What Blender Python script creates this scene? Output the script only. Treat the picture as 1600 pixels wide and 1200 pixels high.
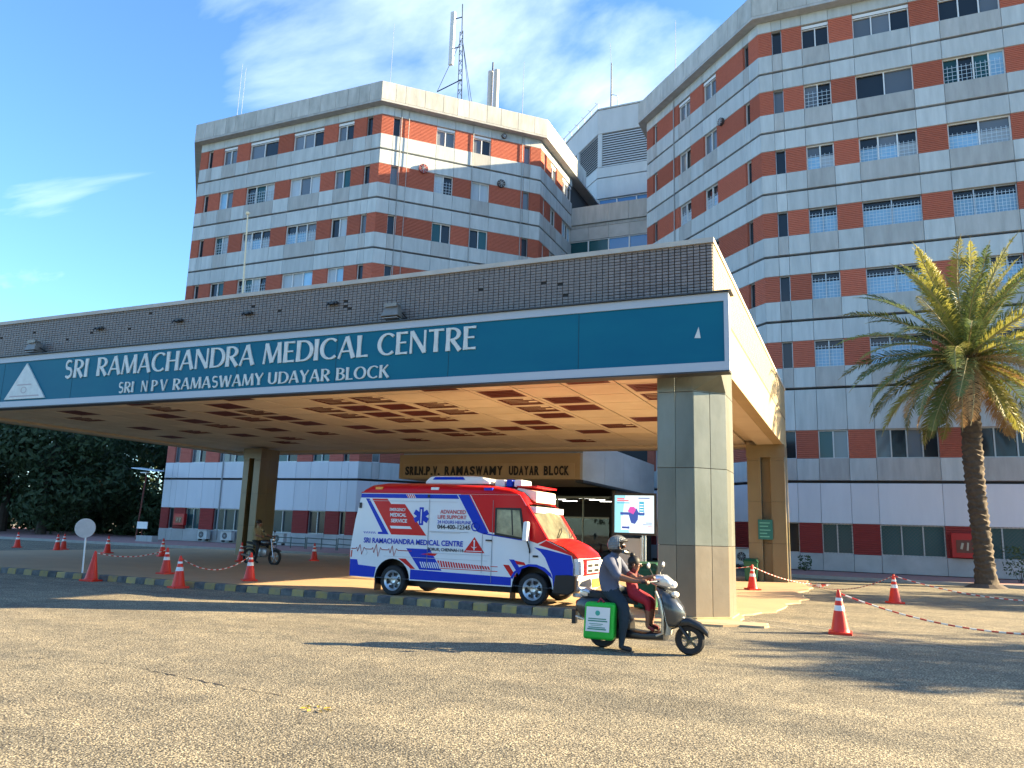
import bpy, bmesh, math, random
from mathutils import Vector, Matrix, noise
random.seed(7)
R = math.radians
S = bpy.context.scene
for o in list(bpy.data.objects): bpy.data.objects.remove(o, do_unlink=True)

# ------------------------------------------------------------ camera
cd = bpy.data.cameras.new('camera'); cam = bpy.data.objects.new('camera', cd)
S.collection.objects.link(cam); S.camera = cam
cd.sensor_width = 36; cd.lens = 36*1208.4/1600; cd.clip_end = 3000; cd.clip_start = .05
YAW, PITCH, ROLL, EYE = -.4182, .186, .0318, 1.62
_f = Vector((math.sin(YAW)*math.cos(PITCH), math.cos(YAW)*math.cos(PITCH), math.sin(PITCH)))
_r = Vector((math.cos(YAW), -math.sin(YAW), 0)); _u = _r.cross(_f)
_r, _u = math.cos(ROLL)*_r+math.sin(ROLL)*_u, -math.sin(ROLL)*_r+math.cos(ROLL)*_u
cam.matrix_world = Matrix(((_r.x,_u.x,-_f.x,0),(_r.y,_u.y,-_f.y,0),(_r.z,_u.z,-_f.z,EYE),(0,0,0,1)))

# ------------------------------------------------------------ sky, sun, exposure
SUN_AZ, SUN_EL = 60.0, 20.0           # degrees clockwise from +Y, degrees above the horizon
W = bpy.data.worlds.new('World'); S.world = W; W.use_nodes = True
wt = W.node_tree; wt.nodes.clear()
def wn(t, **k):
    n = wt.nodes.new(t)
    for a, b in k.items(): setattr(n, a, b)
    return n
def wl(a, b): wt.links.new(a, b)
def wmath(op, a, b=None, clamp=False):
    n = wn('ShaderNodeMath', operation=op, use_clamp=clamp)
    for i, x in enumerate((a, b)):
        if x is None: continue
        if isinstance(x, (int, float)): n.inputs[i].default_value = x
        else: wl(x, n.inputs[i])
    return n.outputs[0]
sky = wn('ShaderNodeTexSky', sky_type='NISHITA', sun_disc=False, sun_elevation=R(SUN_EL), sun_rotation=R(SUN_AZ),
         air_density=1.0, dust_density=.4, ozone_density=2.5, altitude=10)
tc = wn('ShaderNodeTexCoord'); sx = wn('ShaderNodeSeparateXYZ'); wl(tc.outputs['Generated'], sx.inputs[0])
den = wmath('ADD', wmath('MAXIMUM', sx.outputs[2], 0.0), .22)
cx = wn('ShaderNodeCombineXYZ'); wl(wmath('DIVIDE', sx.outputs[0], den), cx.inputs[0]); wl(wmath('DIVIDE', sx.outputs[1], den), cx.inputs[1])
mp = wn('ShaderNodeMapping'); wl(cx.outputs[0], mp.inputs[0]); mp.inputs['Location'].default_value = (9.1, 4.7, 0); mp.inputs['Rotation'].default_value = (0, 0, .5); mp.inputs['Scale'].default_value = (.62, 1.05, 1)
nz = wn('ShaderNodeTexNoise'); wl(mp.outputs[0], nz.inputs['Vector'])
for a, b in (('Scale', 1.5), ('Detail', 9.0), ('Roughness', .56), ('Distortion', .5)): nz.inputs[a].default_value = b
# a few cloud banks where the photograph has them, thin broken cloud over the rest of the sky
fac = nz.outputs['Fac']
for (dx, dy, dz), c0, amt in (((-0.5, 0.656, 0.566), .975, .10), ((-0.252, 0.774, 0.581), .978, .07), ((-0.211, 0.819, 0.533), .985, .03), ((-0.651, 0.511, 0.561), .975, .02), ((-0.78, 0.521, 0.346), .992, .05), ((-0.812, 0.508, 0.287), .993, .05)):
    vm = wn('ShaderNodeVectorMath', operation='DOT_PRODUCT'); wl(tc.outputs['Generated'], vm.inputs[0]); vm.inputs[1].default_value = (dx, dy, dz)
    mr = wn('ShaderNodeMapRange', interpolation_type='SMOOTHSTEP'); wl(vm.outputs['Value'], mr.inputs[0]); mr.inputs[1].default_value = c0; mr.inputs[2].default_value = 1.0; mr.inputs[3].default_value = 0; mr.inputs[4].default_value = amt
    fac = wmath('ADD', fac, mr.outputs[0])
cr = wn('ShaderNodeValToRGB'); wl(fac, cr.inputs[0])
cr.color_ramp.elements[0].position = .54; cr.color_ramp.elements[0].color = (0, 0, 0, 1)
cr.color_ramp.elements[1].position = .78; cr.color_ramp.elements[1].color = (1, 1, 1, 1)
tint = wn('ShaderNodeMix', data_type='RGBA', blend_type='MULTIPLY'); tint.inputs[0].default_value = 1.0
wl(sky.outputs[0], tint.inputs[6]); tint.inputs[7].default_value = (.70, .96, 1.16, 1)
mx = wn('ShaderNodeMix', data_type='RGBA'); wl(wmath('MULTIPLY', cr.outputs[0], .85), mx.inputs[0]); wl(tint.outputs[2], mx.inputs[6])
mx.inputs[7].default_value = (5.6, 6.3, 7.1, 1)
bg = wn('ShaderNodeBackground'); wl(mx.outputs[2], bg.inputs[0]); bg.inputs[1].default_value = .066
wo = wn('ShaderNodeOutputWorld'); wl(bg.outputs[0], wo.inputs[0])

sd = bpy.data.lights.new('sun', 'SUN'); sun = bpy.data.objects.new('sun', sd); S.collection.objects.link(sun)
sd.energy = 5.0; sd.angle = R(.55); sd.color = (1.0, .79, .48)
tosun = Vector((math.sin(R(SUN_AZ))*math.cos(R(SUN_EL)), math.cos(R(SUN_AZ))*math.cos(R(SUN_EL)), math.sin(R(SUN_EL))))
sun.rotation_euler = tosun.to_track_quat('Z', 'Y').to_euler(); sun.location = tosun*200
S.view_settings.view_transform = 'Standard'; S.view_settings.look = 'None'; S.view_settings.gamma = 1
S.view_settings.exposure = 2.5
S.view_settings.use_curve_mapping = False
S.render.engine = 'CYCLES'
S.cycles.max_bounces = 6; S.cycles.diffuse_bounces = 4; S.cycles.glossy_bounces = 3; S.cycles.transparent_max_bounces = 6
S.cycles.sample_clamp_indirect = 8

# ------------------------------------------------------------ materials
MATS = {}
def mat(name, col=(.5,.5,.5), rough=.6, metal=0., spec=.4, var=.0, vscale=3., vcol=None, stretch=(1,1,1), bump=0., bscale=30., emit=None, estr=1., rnd=0., coat=0., detail=5., trans=0.):
    if name in MATS: return MATS[name]
    m = bpy.data.materials.new(name); m.use_nodes = True; t = m.node_tree; N = t.nodes; L = t.links
    b = N['Principled BSDF']; b.inputs['Roughness'].default_value = rough; b.inputs['Metallic'].default_value = metal
    b.inputs['Specular IOR Level'].default_value = spec; b.inputs['Coat Weight'].default_value = coat
    if coat: b.inputs['Coat Roughness'].default_value = .066
    if trans: b.inputs['Transmission Weight'].default_value = trans
    c = (*col, 1); src = None
    g = N.new('ShaderNodeNewGeometry')
    if var > 0:
        mpn = N.new('ShaderNodeMapping'); L.new(g.outputs['Position'], mpn.inputs[0]); mpn.inputs['Scale'].default_value = stretch
        n = N.new('ShaderNodeTexNoise'); L.new(mpn.outputs[0], n.inputs['Vector']); n.inputs['Scale'].default_value = vscale; n.inputs['Detail'].default_value = detail; n.inputs['Roughness'].default_value = .62
        r = N.new('ShaderNodeValToRGB'); L.new(n.outputs['Fac'], r.inputs[0]); r.color_ramp.elements[0].position = .32; r.color_ramp.elements[1].position = .68
        mxn = N.new('ShaderNodeMix'); mxn.data_type = 'RGBA'
        fm = N.new('ShaderNodeMath'); fm.operation = 'MULTIPLY'; L.new(r.outputs[0], fm.inputs[0]); fm.inputs[1].default_value = var
        L.new(fm.outputs[0], mxn.inputs[0]); mxn.inputs[6].default_value = c
        mxn.inputs[7].default_value = (*(vcol or tuple(x*.45 for x in col)), 1); src = mxn.outputs[2]
    if rnd > 0:
        oi = N.new('ShaderNodeObjectInfo'); hs = N.new('ShaderNodeHueSaturation')
        mr = N.new('ShaderNodeMapRange'); L.new(oi.outputs['Random'], mr.inputs[0]); mr.inputs[3].default_value = 1-rnd; mr.inputs[4].default_value = 1+rnd
        L.new(mr.outputs[0], hs.inputs['Value'])
        if src: L.new(src, hs.inputs['Color'])
        else: hs.inputs['Color'].default_value = c
        src = hs.outputs[0]
    if src: L.new(src, b.inputs['Base Color'])
    else: b.inputs['Base Color'].default_value = c
    if bump > 0:
        n2 = N.new('ShaderNodeTexNoise'); L.new(g.outputs['Position'], n2.inputs['Vector']); n2.inputs['Scale'].default_value = bscale; n2.inputs['Detail'].default_value = 6
        bp = N.new('ShaderNodeBump'); bp.inputs['Strength'].default_value = bump; bp.inputs['Distance'].default_value = .02; L.new(n2.outputs['Fac'], bp.inputs['Height']); L.new(bp.outputs[0], b.inputs['Normal'])
    if emit: b.inputs['Emission Color'].default_value = (*emit, 1); b.inputs['Emission Strength'].default_value = estr
    MATS[name] = m; return m

def leafy(name, col, rough=.55, thru=.35, **k):
    m = mat(name, col, rough, **k); t = m.node_tree; N = t.nodes; L = t.links; b = N['Principled BSDF']
    if N.get('Translucent BSDF'): return m
    tr = N.new('ShaderNodeBsdfTranslucent'); ad = N.new('ShaderNodeMixShader'); ad.inputs[0].default_value = thru
    src = b.inputs['Base Color']
    if src.is_linked: L.new(src.links[0].from_socket, tr.inputs[0])
    else: tr.inputs[0].default_value = src.default_value
    L.new(b.outputs[0], ad.inputs[1]); L.new(tr.outputs[0], ad.inputs[2]); L.new(ad.outputs[0], N['Material Output'].inputs[0]); return m
concrete = mat('concrete', (.49,.53,.53), .85, var=.75, vscale=1.5, vcol=(.34,.375,.38), stretch=(1.9,1.9,.28), rnd=.09, bump=.15, bscale=14)
concrete_dirty = mat('concrete_dirty', (.42,.43,.42), .88, var=.7, vscale=1.6, vcol=(.27,.28,.27), stretch=(1.8,1.8,.3), rnd=.07, bump=.15, bscale=14)
concrete_white = mat('concrete_white', (.62,.64,.67), .8, var=.4, vscale=1.1, vcol=(.5,.53,.57), stretch=(1.8,1.8,.3), rnd=.04)
parapet_m = mat('parapet_concrete', (.50,.50,.47), .88, var=.75, vscale=1.2, vcol=(.27,.28,.26), stretch=(1.6,1.6,.45), rnd=.06, bump=.2, bscale=12)
dark_gap = mat('dark_gap', (.03,.03,.032), .9)
wall_core = mat('wall_core', (.06,.062,.065), .9)
side_plaster = mat('side_plaster', (.45,.46,.45), .85, var=.5, vscale=.8)
brick_m = mat('brick', (.45,.135,.085), .85, var=.5, vscale=5, vcol=(.34,.10,.065), rnd=.16, bump=.3, bscale=40)
brick_red = mat('brick_red_paint', (.30,.035,.03), .7, var=.4, vscale=5, vcol=(.22,.03,.025), rnd=.08)
brick_pink = mat('brick_faded', (.50,.15,.11), .85, var=.5, vscale=5, vcol=(.4,.11,.08), rnd=.08)
white_frame = mat('white_frame', (.66,.68,.68), .5, rnd=.05)
alu_frame = mat('alu_frame', (.42,.44,.45), .4, metal=.5)
reveal_m = mat('window_reveal', (.40,.42,.42), .8)
glass_dark = mat('glass_dark', (.018,.024,.03), .1, spec=.4)
glass_grey = mat('glass_grey', (.12,.14,.16), .12, spec=.6, rnd=.3)
glass_teal = mat('glass_teal', (.018,.075,.085), .15, spec=.35, rnd=.3)
glass_blue = mat('glass_blue', (.22,.43,.62), .2, spec=.5, rnd=.15, var=.35, vscale=2.5, vcol=(.45,.62,.72))
glass_pale = mat('glass_curtain', (.40,.47,.52), .5, rnd=.15, var=.4, vscale=2.0, vcol=(.28,.34,.4), stretch=(4,4,.4))
glass_sky = mat('glass_sky', (.05,.17,.36), .06, spec=.8, rnd=.1)
bar_m = mat('window_bars', (.50,.60,.66), .5)
bar_dark = mat('window_bars_dark', (.08,.09,.10), .5)
metal_dk = mat('dark_metal', (.05,.052,.055), .5, metal=.4)
metal_gr = mat('grey_metal', (.35,.36,.37), .4, metal=.6)
steel = mat('steel', (.55,.56,.57), .25, metal=.9)
white_p = mat('white_paint', (.78,.78,.77), .4, var=.2, vscale=4)
black_r = mat('black_rubber', (.018,.018,.019), .75)
black_p = mat('black_plastic', (.02,.02,.022), .45)

# ------------------------------------------------------------ mesh building helpers
COL = S.collection
class MB:
    def __init__(s): s.v=[]; s.f=[]; s.m=[]
    def add(s, vs, fs, mi=0):
        o=len(s.v); s.v+= [tuple(v) for v in vs]
        for f in fs: s.f.append(tuple(i+o for i in f)); s.m.append(mi)
        return s
    def box(s, x0,x1,y0,y1,z0,z1, mi=0):
        return s.add([(x0,y0,z0),(x1,y0,z0),(x1,y1,z0),(x0,y1,z0),(x0,y0,z1),(x1,y0,z1),(x1,y1,z1),(x0,y1,z1)],
              [(0,3,2,1),(4,5,6,7),(0,1,5,4),(1,2,6,5),(2,3,7,6),(3,0,4,7)], mi)
    def hexa(s, p, mi=0):   # 8 points, bottom ring then top ring
        return s.add(p, [(0,3,2,1),(4,5,6,7),(0,1,5,4),(1,2,6,5),(2,3,7,6),(3,0,4,7)], mi)
    def prism(s, poly, z0, z1, mi=0):
        n=len(poly); return s.add([(x,y,z0) for x,y in poly]+[(x,y,z1) for x,y in poly],
              [tuple(range(n-1,-1,-1)), tuple(range(n,2*n))]+[(i,(i+1)%n,n+(i+1)%n,n+i) for i in range(n)], mi)
    def slab(s, poly, y0, y1, mi=0):   # polygon in x,z pushed along y
        n=len(poly); return s.add([(x,y0,z) for x,z in poly]+[(x,y1,z) for x,z in poly],
              [tuple(range(n)), tuple(range(2*n-1,n-1,-1))]+[((i+1)%n,i,n+i,n+(i+1)%n) for i in range(n)], mi)
    def loft(s, rings, mi=0, cap=True, closed=True):
        n=len(rings[0]); o=len(s.v)
        for r in rings: s.v+=[tuple(p) for p in r]
        for k in range(len(rings)-1):
            for i in range(n if closed else n-1):
                j=(i+1)%n; s.f.append((o+k*n+i,o+k*n+j,o+(k+1)*n+j,o+(k+1)*n+i)); s.m.append(mi)
        if cap and closed:
            s.f.append(tuple(o+i for i in range(n-1,-1,-1))); s.m.append(mi)
            b=o+(len(rings)-1)*n; s.f.append(tuple(b+i for i in range(n))); s.m.append(mi)
        return s
    def tube(s, pts, r, n=8, mi=0, cap=True, flat=1.):
        pts=[Vector(p) for p in pts]; rs=r if isinstance(r,(list,tuple)) else [r]*len(pts); rings=[]; prev=None
        for i,p in enumerate(pts):
            d=(pts[min(i+1,len(pts)-1)]-pts[max(i-1,0)]); d=d.normalized() if d.length>1e-9 else Vector((0,0,1))
            a=prev if prev else (Vector((0,0,1)) if abs(d.z)<.9 else Vector((1,0,0)))
            x=(a-d*a.dot(d)).normalized(); prev=x; y=d.cross(x)
            rings.append([p+x*(rs[i]*math.cos(2*math.pi*k/n))+y*(rs[i]*flat*math.sin(2*math.pi*k/n)) for k in range(n)])
        return s.loft(rings, mi, cap)
    def disc_y(s, cx, cz, r, y0, y1, n=24, mi=0):
        return s.slab([(cx+r*math.cos(2*math.pi*k/n), cz+r*math.sin(2*math.pi*k/n)) for k in range(n)][::1], y0, y1, mi)
    def lathe(s, prof, n=16, c=(0,0,0), axis='z', mi=0, cap=True):
        rings=[]
        for r,h in prof:
            ring=[]
            for k in range(n):
                a=2*math.pi*k/n; u,v=r*math.cos(a),r*math.sin(a)
                ring.append((c[0]+u,c[1]+v,c[2]+h) if axis=='z' else ((c[0]+u,c[1]+h,c[2]+v) if axis=='y' else (c[0]+h,c[1]+u,c[2]+v)))
            rings.append(ring)
        return s.loft(rings, mi, cap)
    def sphere(s, c, rad, n=12, m=8, mi=0):
        rx,ry,rz = rad if isinstance(rad,(tuple,list)) else (rad,)*3; rings=[]
        for j in range(m+1):
            a=-math.pi/2+math.pi*j/m; q=max(math.cos(a),.02)
            rings.append([(c[0]+rx*q*math.cos(2*math.pi*k/n), c[1]+ry*q*math.sin(2*math.pi*k/n), c[2]+rz*math.sin(a)) for k in range(n)])
        return s.loft(rings, mi)
    def mesh(s, name, mats, smooth=False, fix=True):
        me=bpy.data.meshes.new(name); me.from_pydata(s.v,[],s.f)
        for m in (mats if isinstance(mats,(list,tuple)) else [mats]): me.materials.append(m)
        if len(me.materials)>1: me.polygons.foreach_set('material_index', s.m)
        if fix and len(s.f)<60000:
            bm=bmesh.new(); bm.from_mesh(me); bmesh.ops.recalc_face_normals(bm, faces=bm.faces); bm.to_mesh(me); bm.free()
        if smooth:
            me.polygons.foreach_set('use_smooth',[True]*len(me.polygons))
            try: me.set_sharp_from_angle(angle=R(38))
            except Exception: pass
        me.update(); return me
    def build(s, name, mats, parent=None, smooth=False, fix=True):
        o=wpos(parent)
        if o.length>0: s.v=[(x-o.x,y-o.y,z-o.z) for x,y,z in s.v]
        return link(name, s.mesh(name,mats,smooth,fix), parent)
def wpos(o):
    p=Vector((0,0,0))
    while o is not None: p+=o.location; o=o.parent
    return p
def link(name, me, parent=None, loc=None, rz=0., ob_mat=None):
    o=bpy.data.objects.new(name, me); COL.objects.link(o)
    if parent is not None: o.parent=parent
    if loc is not None: o.location=loc
    if rz: o.rotation_euler=(0,0,rz)
    return o
def tag(o, label=None, cat=None, group=None, kind=None):
    if label: o['label']=label
    if cat: o['category']=cat
    if group: o['group']=group
    if kind: o['kind']=kind
    return o
def thing(name, label, cat, loc=(0,0,0), group=None):
    o=bpy.data.objects.new(name,None); COL.objects.link(o); o.location=loc; o.empty_display_size=.2
    return tag(o,label,cat,group)
def bevel(o, w=.01, seg=2):
    m=o.modifiers.new('bevel','BEVEL'); m.width=w; m.segments=seg; m.limit_method='ANGLE'; m.angle_limit=R(35); return o
def copy_tree(o, parent=None):
    c=o.copy(); COL.objects.link(c); c.parent=parent
    for ch in list(o.children): copy_tree(ch,c)
    return c

# ============================================================ THE GROUND
def ground_mat():
    m=bpy.data.materials.new('asphalt'); m.use_nodes=True; t=m.node_tree; N=t.nodes; L=t.links; b=N['Principled BSDF']
    g=N.new('ShaderNodeNewGeometry')
    def noise_(sc,det=4,rough=.6):
        n=N.new('ShaderNodeTexNoise'); L.new(g.outputs['Position'],n.inputs['Vector']); n.inputs['Scale'].default_value=sc; n.inputs['Detail'].default_value=det; n.inputs['Roughness'].default_value=rough; return n.outputs['Fac']
    def ramp(x,p0,c0,p1,c1):
        r=N.new('ShaderNodeValToRGB'); L.new(x,r.inputs[0]); e=r.color_ramp.elements; e[0].position=p0; e[0].color=(*c0,1); e[1].position=p1; e[1].color=(*c1,1); return r.outputs[0]
    def mul(a,c,f=1.):
        x=N.new('ShaderNodeMix'); x.data_type='RGBA'; x.blend_type='MULTIPLY'; x.inputs[0].default_value=f; L.new(a,x.inputs[6]); L.new(c,x.inputs[7]); return x.outputs[2]
    v=N.new('ShaderNodeTexVoronoi'); L.new(g.outputs['Position'],v.inputs['Vector']); v.inputs['Scale'].default_value=62
    stone=N.new('ShaderNodeSeparateColor'); L.new(v.outputs['Color'],stone.inputs[0])
    base=ramp(noise_(.55,6),.32,(.255,.230,.178),.70,(.365,.325,.24))
    st=ramp(stone.outputs[0],.0,(.45,.45,.47),1.,(1.5,1.47,1.4))
    edge=ramp(v.outputs['Distance'],.30,(1.1,1.1,1.1),.80,(.30,.29,.28))
    mott=ramp(noise_(3.1,5),.30,(.72,.74,.76),.66,(1.12,1.1,1.05))
    speck=ramp(noise_(42,3),.40,(.22,.22,.22),.56,(1.28,1.27,1.24))
    mp_=N.new('ShaderNodeMapping'); L.new(g.outputs['Position'],mp_.inputs[0]); mp_.inputs['Scale'].default_value=(.10,.85,1); ns_=N.new('ShaderNodeTexNoise'); L.new(mp_.outputs[0],ns_.inputs['Vector']); ns_.inputs['Scale'].default_value=1.3; ns_.inputs['Detail'].default_value=5
    track=ramp(ns_.outputs['Fac'],.34,(.70,.72,.75),.60,(1.06,1.05,1.03))
    stain=ramp(noise_(.9,7,.7),.30,(.60,.60,.60),.44,(1,1,1))
    c=mul(mul(mul(mul(mul(mul(base,st,.8),edge,.8),mott),speck,.85),track,.8),stain,.7)
    L.new(c,b.inputs['Base Color']); b.inputs['Roughness'].default_value=.9; b.inputs['Specular IOR Level'].default_value=.25
    bp=N.new('ShaderNodeBump'); bp.inputs['Strength'].default_value=.7; bp.inputs['Distance'].default_value=.008
    inv=N.new('ShaderNodeMath'); inv.operation='SUBTRACT'; inv.inputs[0].default_value=1; L.new(v.outputs['Distance'],inv.inputs[1])
    L.new(inv.outputs[0],bp.inputs['Height'])
    bp2=N.new('ShaderNodeBump'); bp2.inputs['Strength'].default_value=.3; bp2.inputs['Distance'].default_value=.025; L.new(noise_(2.2,6),bp2.inputs['Height']); L.new(bp2.outputs[0],bp.inputs['Normal'])
    L.new(bp.outputs[0],b.inputs['Normal']); return m
asphalt=ground_mat()
def struct(name, mb, m, **k): return tag(mb.build(name,m,**k),kind='structure')
g=MB(); g.add([(-700,-300,0),(500,-300,0),(500,900,0),(-700,900,0)],[(0,1,2,3)]); struct('ground',g,asphalt)

# paved floor under the canopy, with a broken right-hand edge where it runs out into the asphalt
paving=mat('forecourt_concrete',(.44,.30,.165),.8,var=.6,vscale=.9,vcol=(.34,.235,.14),bump=.25,bscale=30,detail=8)
edge=[(-2.3,14.95)]
random.seed(3)
y=15.0
while y<33.2:
    y+=random.uniform(.25,.6); edge.append((-1.95+.9*noise.noise((y*.33,2.1,0))+.35*noise.noise((y*1.7,0,5))+max(0,(y-17)*.07)*(1 if y<27 else max(0,(31-y)/4)), y))
poly=[(-34,14.74)]+[(-3.7,14.74)]+edge+[(-1.6,33.4),(-34,33.4)]
p=MB(); n=len(poly); p.prism(poly,-.02,.035); struct('forecourt_paving',p,paving)
sand=mat('road_dust',(.40,.30,.19),.95,var=.5,vscale=2.5,vcol=(.3,.23,.15),bump=.2)
def blob(cx,cy,rx,ry,z,seed,n=26):
    return [(cx+rx*(1+.45*noise.noise((math.cos(2*math.pi*k/n)*1.6+seed,math.sin(2*math.pi*k/n)*1.6,seed)))*math.cos(2*math.pi*k/n), cy+ry*(1+.45*noise.noise((math.cos(2*math.pi*k/n)*1.6,math.sin(2*math.pi*k/n)*1.6+seed,seed*2)))*math.sin(2*math.pi*k/n)) for k in range(n)]
d=MB(); d.prism(blob(-2.2,15.55,.75,.42,0,4.2),-.02,.037); struct('road_dust_patch',d,sand)
crackm=mat('road_crack',(.035,.032,.03),.95)
def crack(pts,w,seed):
    random.seed(seed); q=[]; m=MB()
    for a,b in zip(pts,pts[1:]):
        nn=max(3,int((Vector(b)-Vector(a)).length/.07))
        for k in range(nn): q.append((a[0]+(b[0]-a[0])*k/nn+random.uniform(-.025,.025), a[1]+(b[1]-a[1])*k/nn+random.uniform(-.03,.03)))
    vs=[];fs=[]
    for i,(x,y_) in enumerate(q):
        ww=w*random.uniform(.1,1)*math.sin(math.pi*(i+.5)/len(q))**.5*max(0.,min(1.,.8+1.3*noise.noise((x*2.2,y_*2.2,seed))))
        vs+=[(x,y_-ww,.004),(x,y_+ww,.004)]
    fs=[(2*i,2*i+2,2*i+3,2*i+1) for i in range(len(q)-1)]
    m.add(vs,fs); struct('road_crack',m,crackm,fix=False)
crack([(-9.0,6.3),(-7.6,6.6),(-6.1,6.35),(-4.9,6.25)],.022,1)
crack([(-1.75,5.1),(-1.0,4.75),(-.45,4.6),(.3,4.35),(1.0,4.15)],.018,2)
crack([(-1.6,5.9),(-.9,5.4),(-.3,5.2)],.012,3)
linep=mat('worn_road_line',(.42,.38,.30),.9,var=.9,vscale=14,vcol=(.2,.18,.15))
for a,b in (((-1.9,16.9),(1.5,14.7)),((-2.0,16.3),(.2,14.2)),((.35,14.95),(2.3,13.9))):
    d=Vector((b[0]-a[0],b[1]-a[1])).normalized(); nx,ny=-d.y*.022,d.x*.022
    m=MB(); m.add([(a[0]-nx,a[1]-ny,.004),(b[0]-nx,b[1]-ny,.004),(b[0]+nx,b[1]+ny,.004),(a[0]+nx,a[1]+ny,.004)],[(0,1,2,3)]); struct('painted_line',m,linep,fix=False)

# yellow and black kerb in front of the forecourt, stone by stone
kerb_y=mat('kerb_yellow',(.40,.28,.085),.85,var=.95,vscale=5,vcol=(.22,.19,.13),rnd=.25,bump=.3)
kerb_k=mat('kerb_black',(.05,.052,.055),.85,var=.8,vscale=5,vcol=(.17,.165,.15),rnd=.2,bump=.3)
kerb=bpy.data.objects.new('roadside_kerb',None); COL.objects.link(kerb); tag(kerb,kind='structure')
m=MB(); m.loft([[(x,14.50,0),(x,14.515,.13),(x,14.54,.15),(x,14.73,.15),(x,14.745,.0)] for x in (-.158,.158)]); km=[m.mesh('kerb_stone',c) for c in (kerb_y,kerb_k)]
random.seed(5); k=0; x=-33.0
while x<-3.9:
    o=link('kerb_stone',km[k%2],kerb,(x,random.uniform(-.012,.012),random.uniform(-.012,.0)),random.uniform(-.0006,.0006)); x+=.325; k+=1

# raised footpaths in front of the two wings
foot_m=mat('pink_footpath',(.36,.19,.17),.85,var=.5,vscale=1.2,vcol=(.27,.17,.15),bump=.2)
foot_g=mat('footpath_kerb',(.34,.33,.30),.85,var=.5,vscale=3,vcol=(.22,.22,.2))
m=MB(); m.prism([(-110,33.6),(-22,33.6),(-22,41),(-28,41),(-46,41),(-56,60),(-110,60)],-.05,.14); struct('footpath',m,foot_m)
m=MB(); m.box(-110,-22,33.4,33.598,-.05,.145); struct('footpath_kerb',m,foot_g)
m=MB(); m.prism([(-3.2,36.0),(30,36.0),(30,44),(-3.2,44)],-.05,.12); struct('footpath',m,foot_m)
m=MB(); m.box(-3.2,30,35.8,35.998,-.05,.125); struct('footpath_kerb',m,foot_g)

# ============================================================ THE TWO WINGS
J=[27.1-3.59*k for k in range(6)]          # storey joints J1..J6
STO=[]                                      # (panel bottom, window bottom, window top, panel top, kind)
STO.append((27.16,28.2,29.65,30.3,'top'))
for k in range(5): STO.append((J[k+1]+.06,J[k+1]+1.1,J[k+1]+2.5,J[k]-.06,'mid%d'%k))
STO.append((4.50,5.58,7.0,J[5]-.06,'low'))
STO.append((.14,.96,2.41,4.36,'ground'))
LAY_F=[('B',.74),('N',.52),('B',1.05),('W',1.38),('B',1.21),('V',2.72),('B',1.36),('V',2.72),('B',1.21),('W',1.38),('B',1.05),('N',.52),('B',.74)]
LAY_D=[('B',.85),('N',.5),('B',2.6),('W',1.36),('B',1.38),('W',1.36),('B',2.6),('N',.5),('B',.85)]
LAY_S=[('B',.7),('N',.5),('B',.95),('W',1.3),('B',1.3),('V',2.25)]
CACHE={}
def cached(key, fn):
    if key not in CACHE: CACHE[key]=fn()
    return CACHE[key]
G=.014
def panel_mesh(w,h,m):
    def f():
        b=MB(); x0,x1,z0,z1=G,w-G,0,h; e=.012
        b.add([(.001,.3,z0),(w-.001,.3,z0),(w-.001,.3,z1),(.001,.3,z1),(.001,.045,z0),(w-.001,.045,z0),(w-.001,.045,z1),(.001,.045,z1),(x0,0,z0+e),(x1,0,z0+e),(x1,0,z1-e),(x0,0,z1-e)],
              [(0,1,5,4),(1,2,6,5),(2,3,7,6),(3,0,4,7),(4,5,9,8),(5,6,10,9),(6,7,11,10),(7,4,8,11),(8,9,10,11)])
        return b.mesh('concrete_panel',m)
    return cached(('p',round(w,3),round(h,3),m.name),f)
def brick_mesh(w,h,m):
    def f():
        b=MB(); b.box(.004,w-.004,.05,.3,0,h); n=max(6,int(h/.098)); s=h/n
        for k in range(n): b.add([(.004,.05,k*s+.006),(w-.004,.05,k*s+.006),(w-.004,.012,k*s+.022),(.004,.012,k*s+.022),(.004,.012,(k+1)*s-.022),(w-.004,.012,(k+1)*s-.022),(w-.004,.05,(k+1)*s-.008),(.004,.05,(k+1)*s-.008)],
                                  [(0,1,2,3),(3,2,5,4),(4,5,6,7),(0,3,4,7),(1,6,5,2)])
        return b.mesh('brick_panel',m,fix=False)
    return cached(('b',round(w,3),round(h,3),m.name),f)
def frame_mesh(w,h,nm,t=.05,m=None,head=0.):
    def f():
        b=MB(); y0,y1=.16,.24
        b.box(0,t,y0,y1,0,h); b.box(w-t,w,y0,y1,0,h); b.box(t,w-t,y0,y1,0,t); b.box(t,w-t,y0,y1,h-t-head,h-head)
        for k in range(1,nm): x=w*k/nm; b.box(x-t*.6,x+t*.6,y0,y1,t,h-t-head)
        # plastered reveal down the left side and along the sill
        return b.mesh('window_frame',m)
    return cached(('f',round(w,3),round(h,3),nm,t,m.name,head),f)
def pane_mesh(x0,x1,z0,z1,y,m):
    return cached(('g',round(x0,3),round(x1,3),round(z0,3),round(z1,3),y,m.name),lambda:MB().box(x0,x1,y,y+.015,z0,z1).mesh('pane',m))
def grille_mesh(w,h,m,step=.16):
    def f():
        b=MB(); r=.009; n=max(2,int(w/step)); q=max(2,int(h/step))
        for k in range(1,n): x=w*k/n; b.box(x-r,x+r,.125,.143,0,h)
        for k in range(1,q+1): z=h*k/(q+.5); b.box(0,w,.143,.157,z-r,z+r)
        return b.mesh('grille',m)
    return cached(('r',round(w,3),round(h,3),m.name,step),f)
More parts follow.
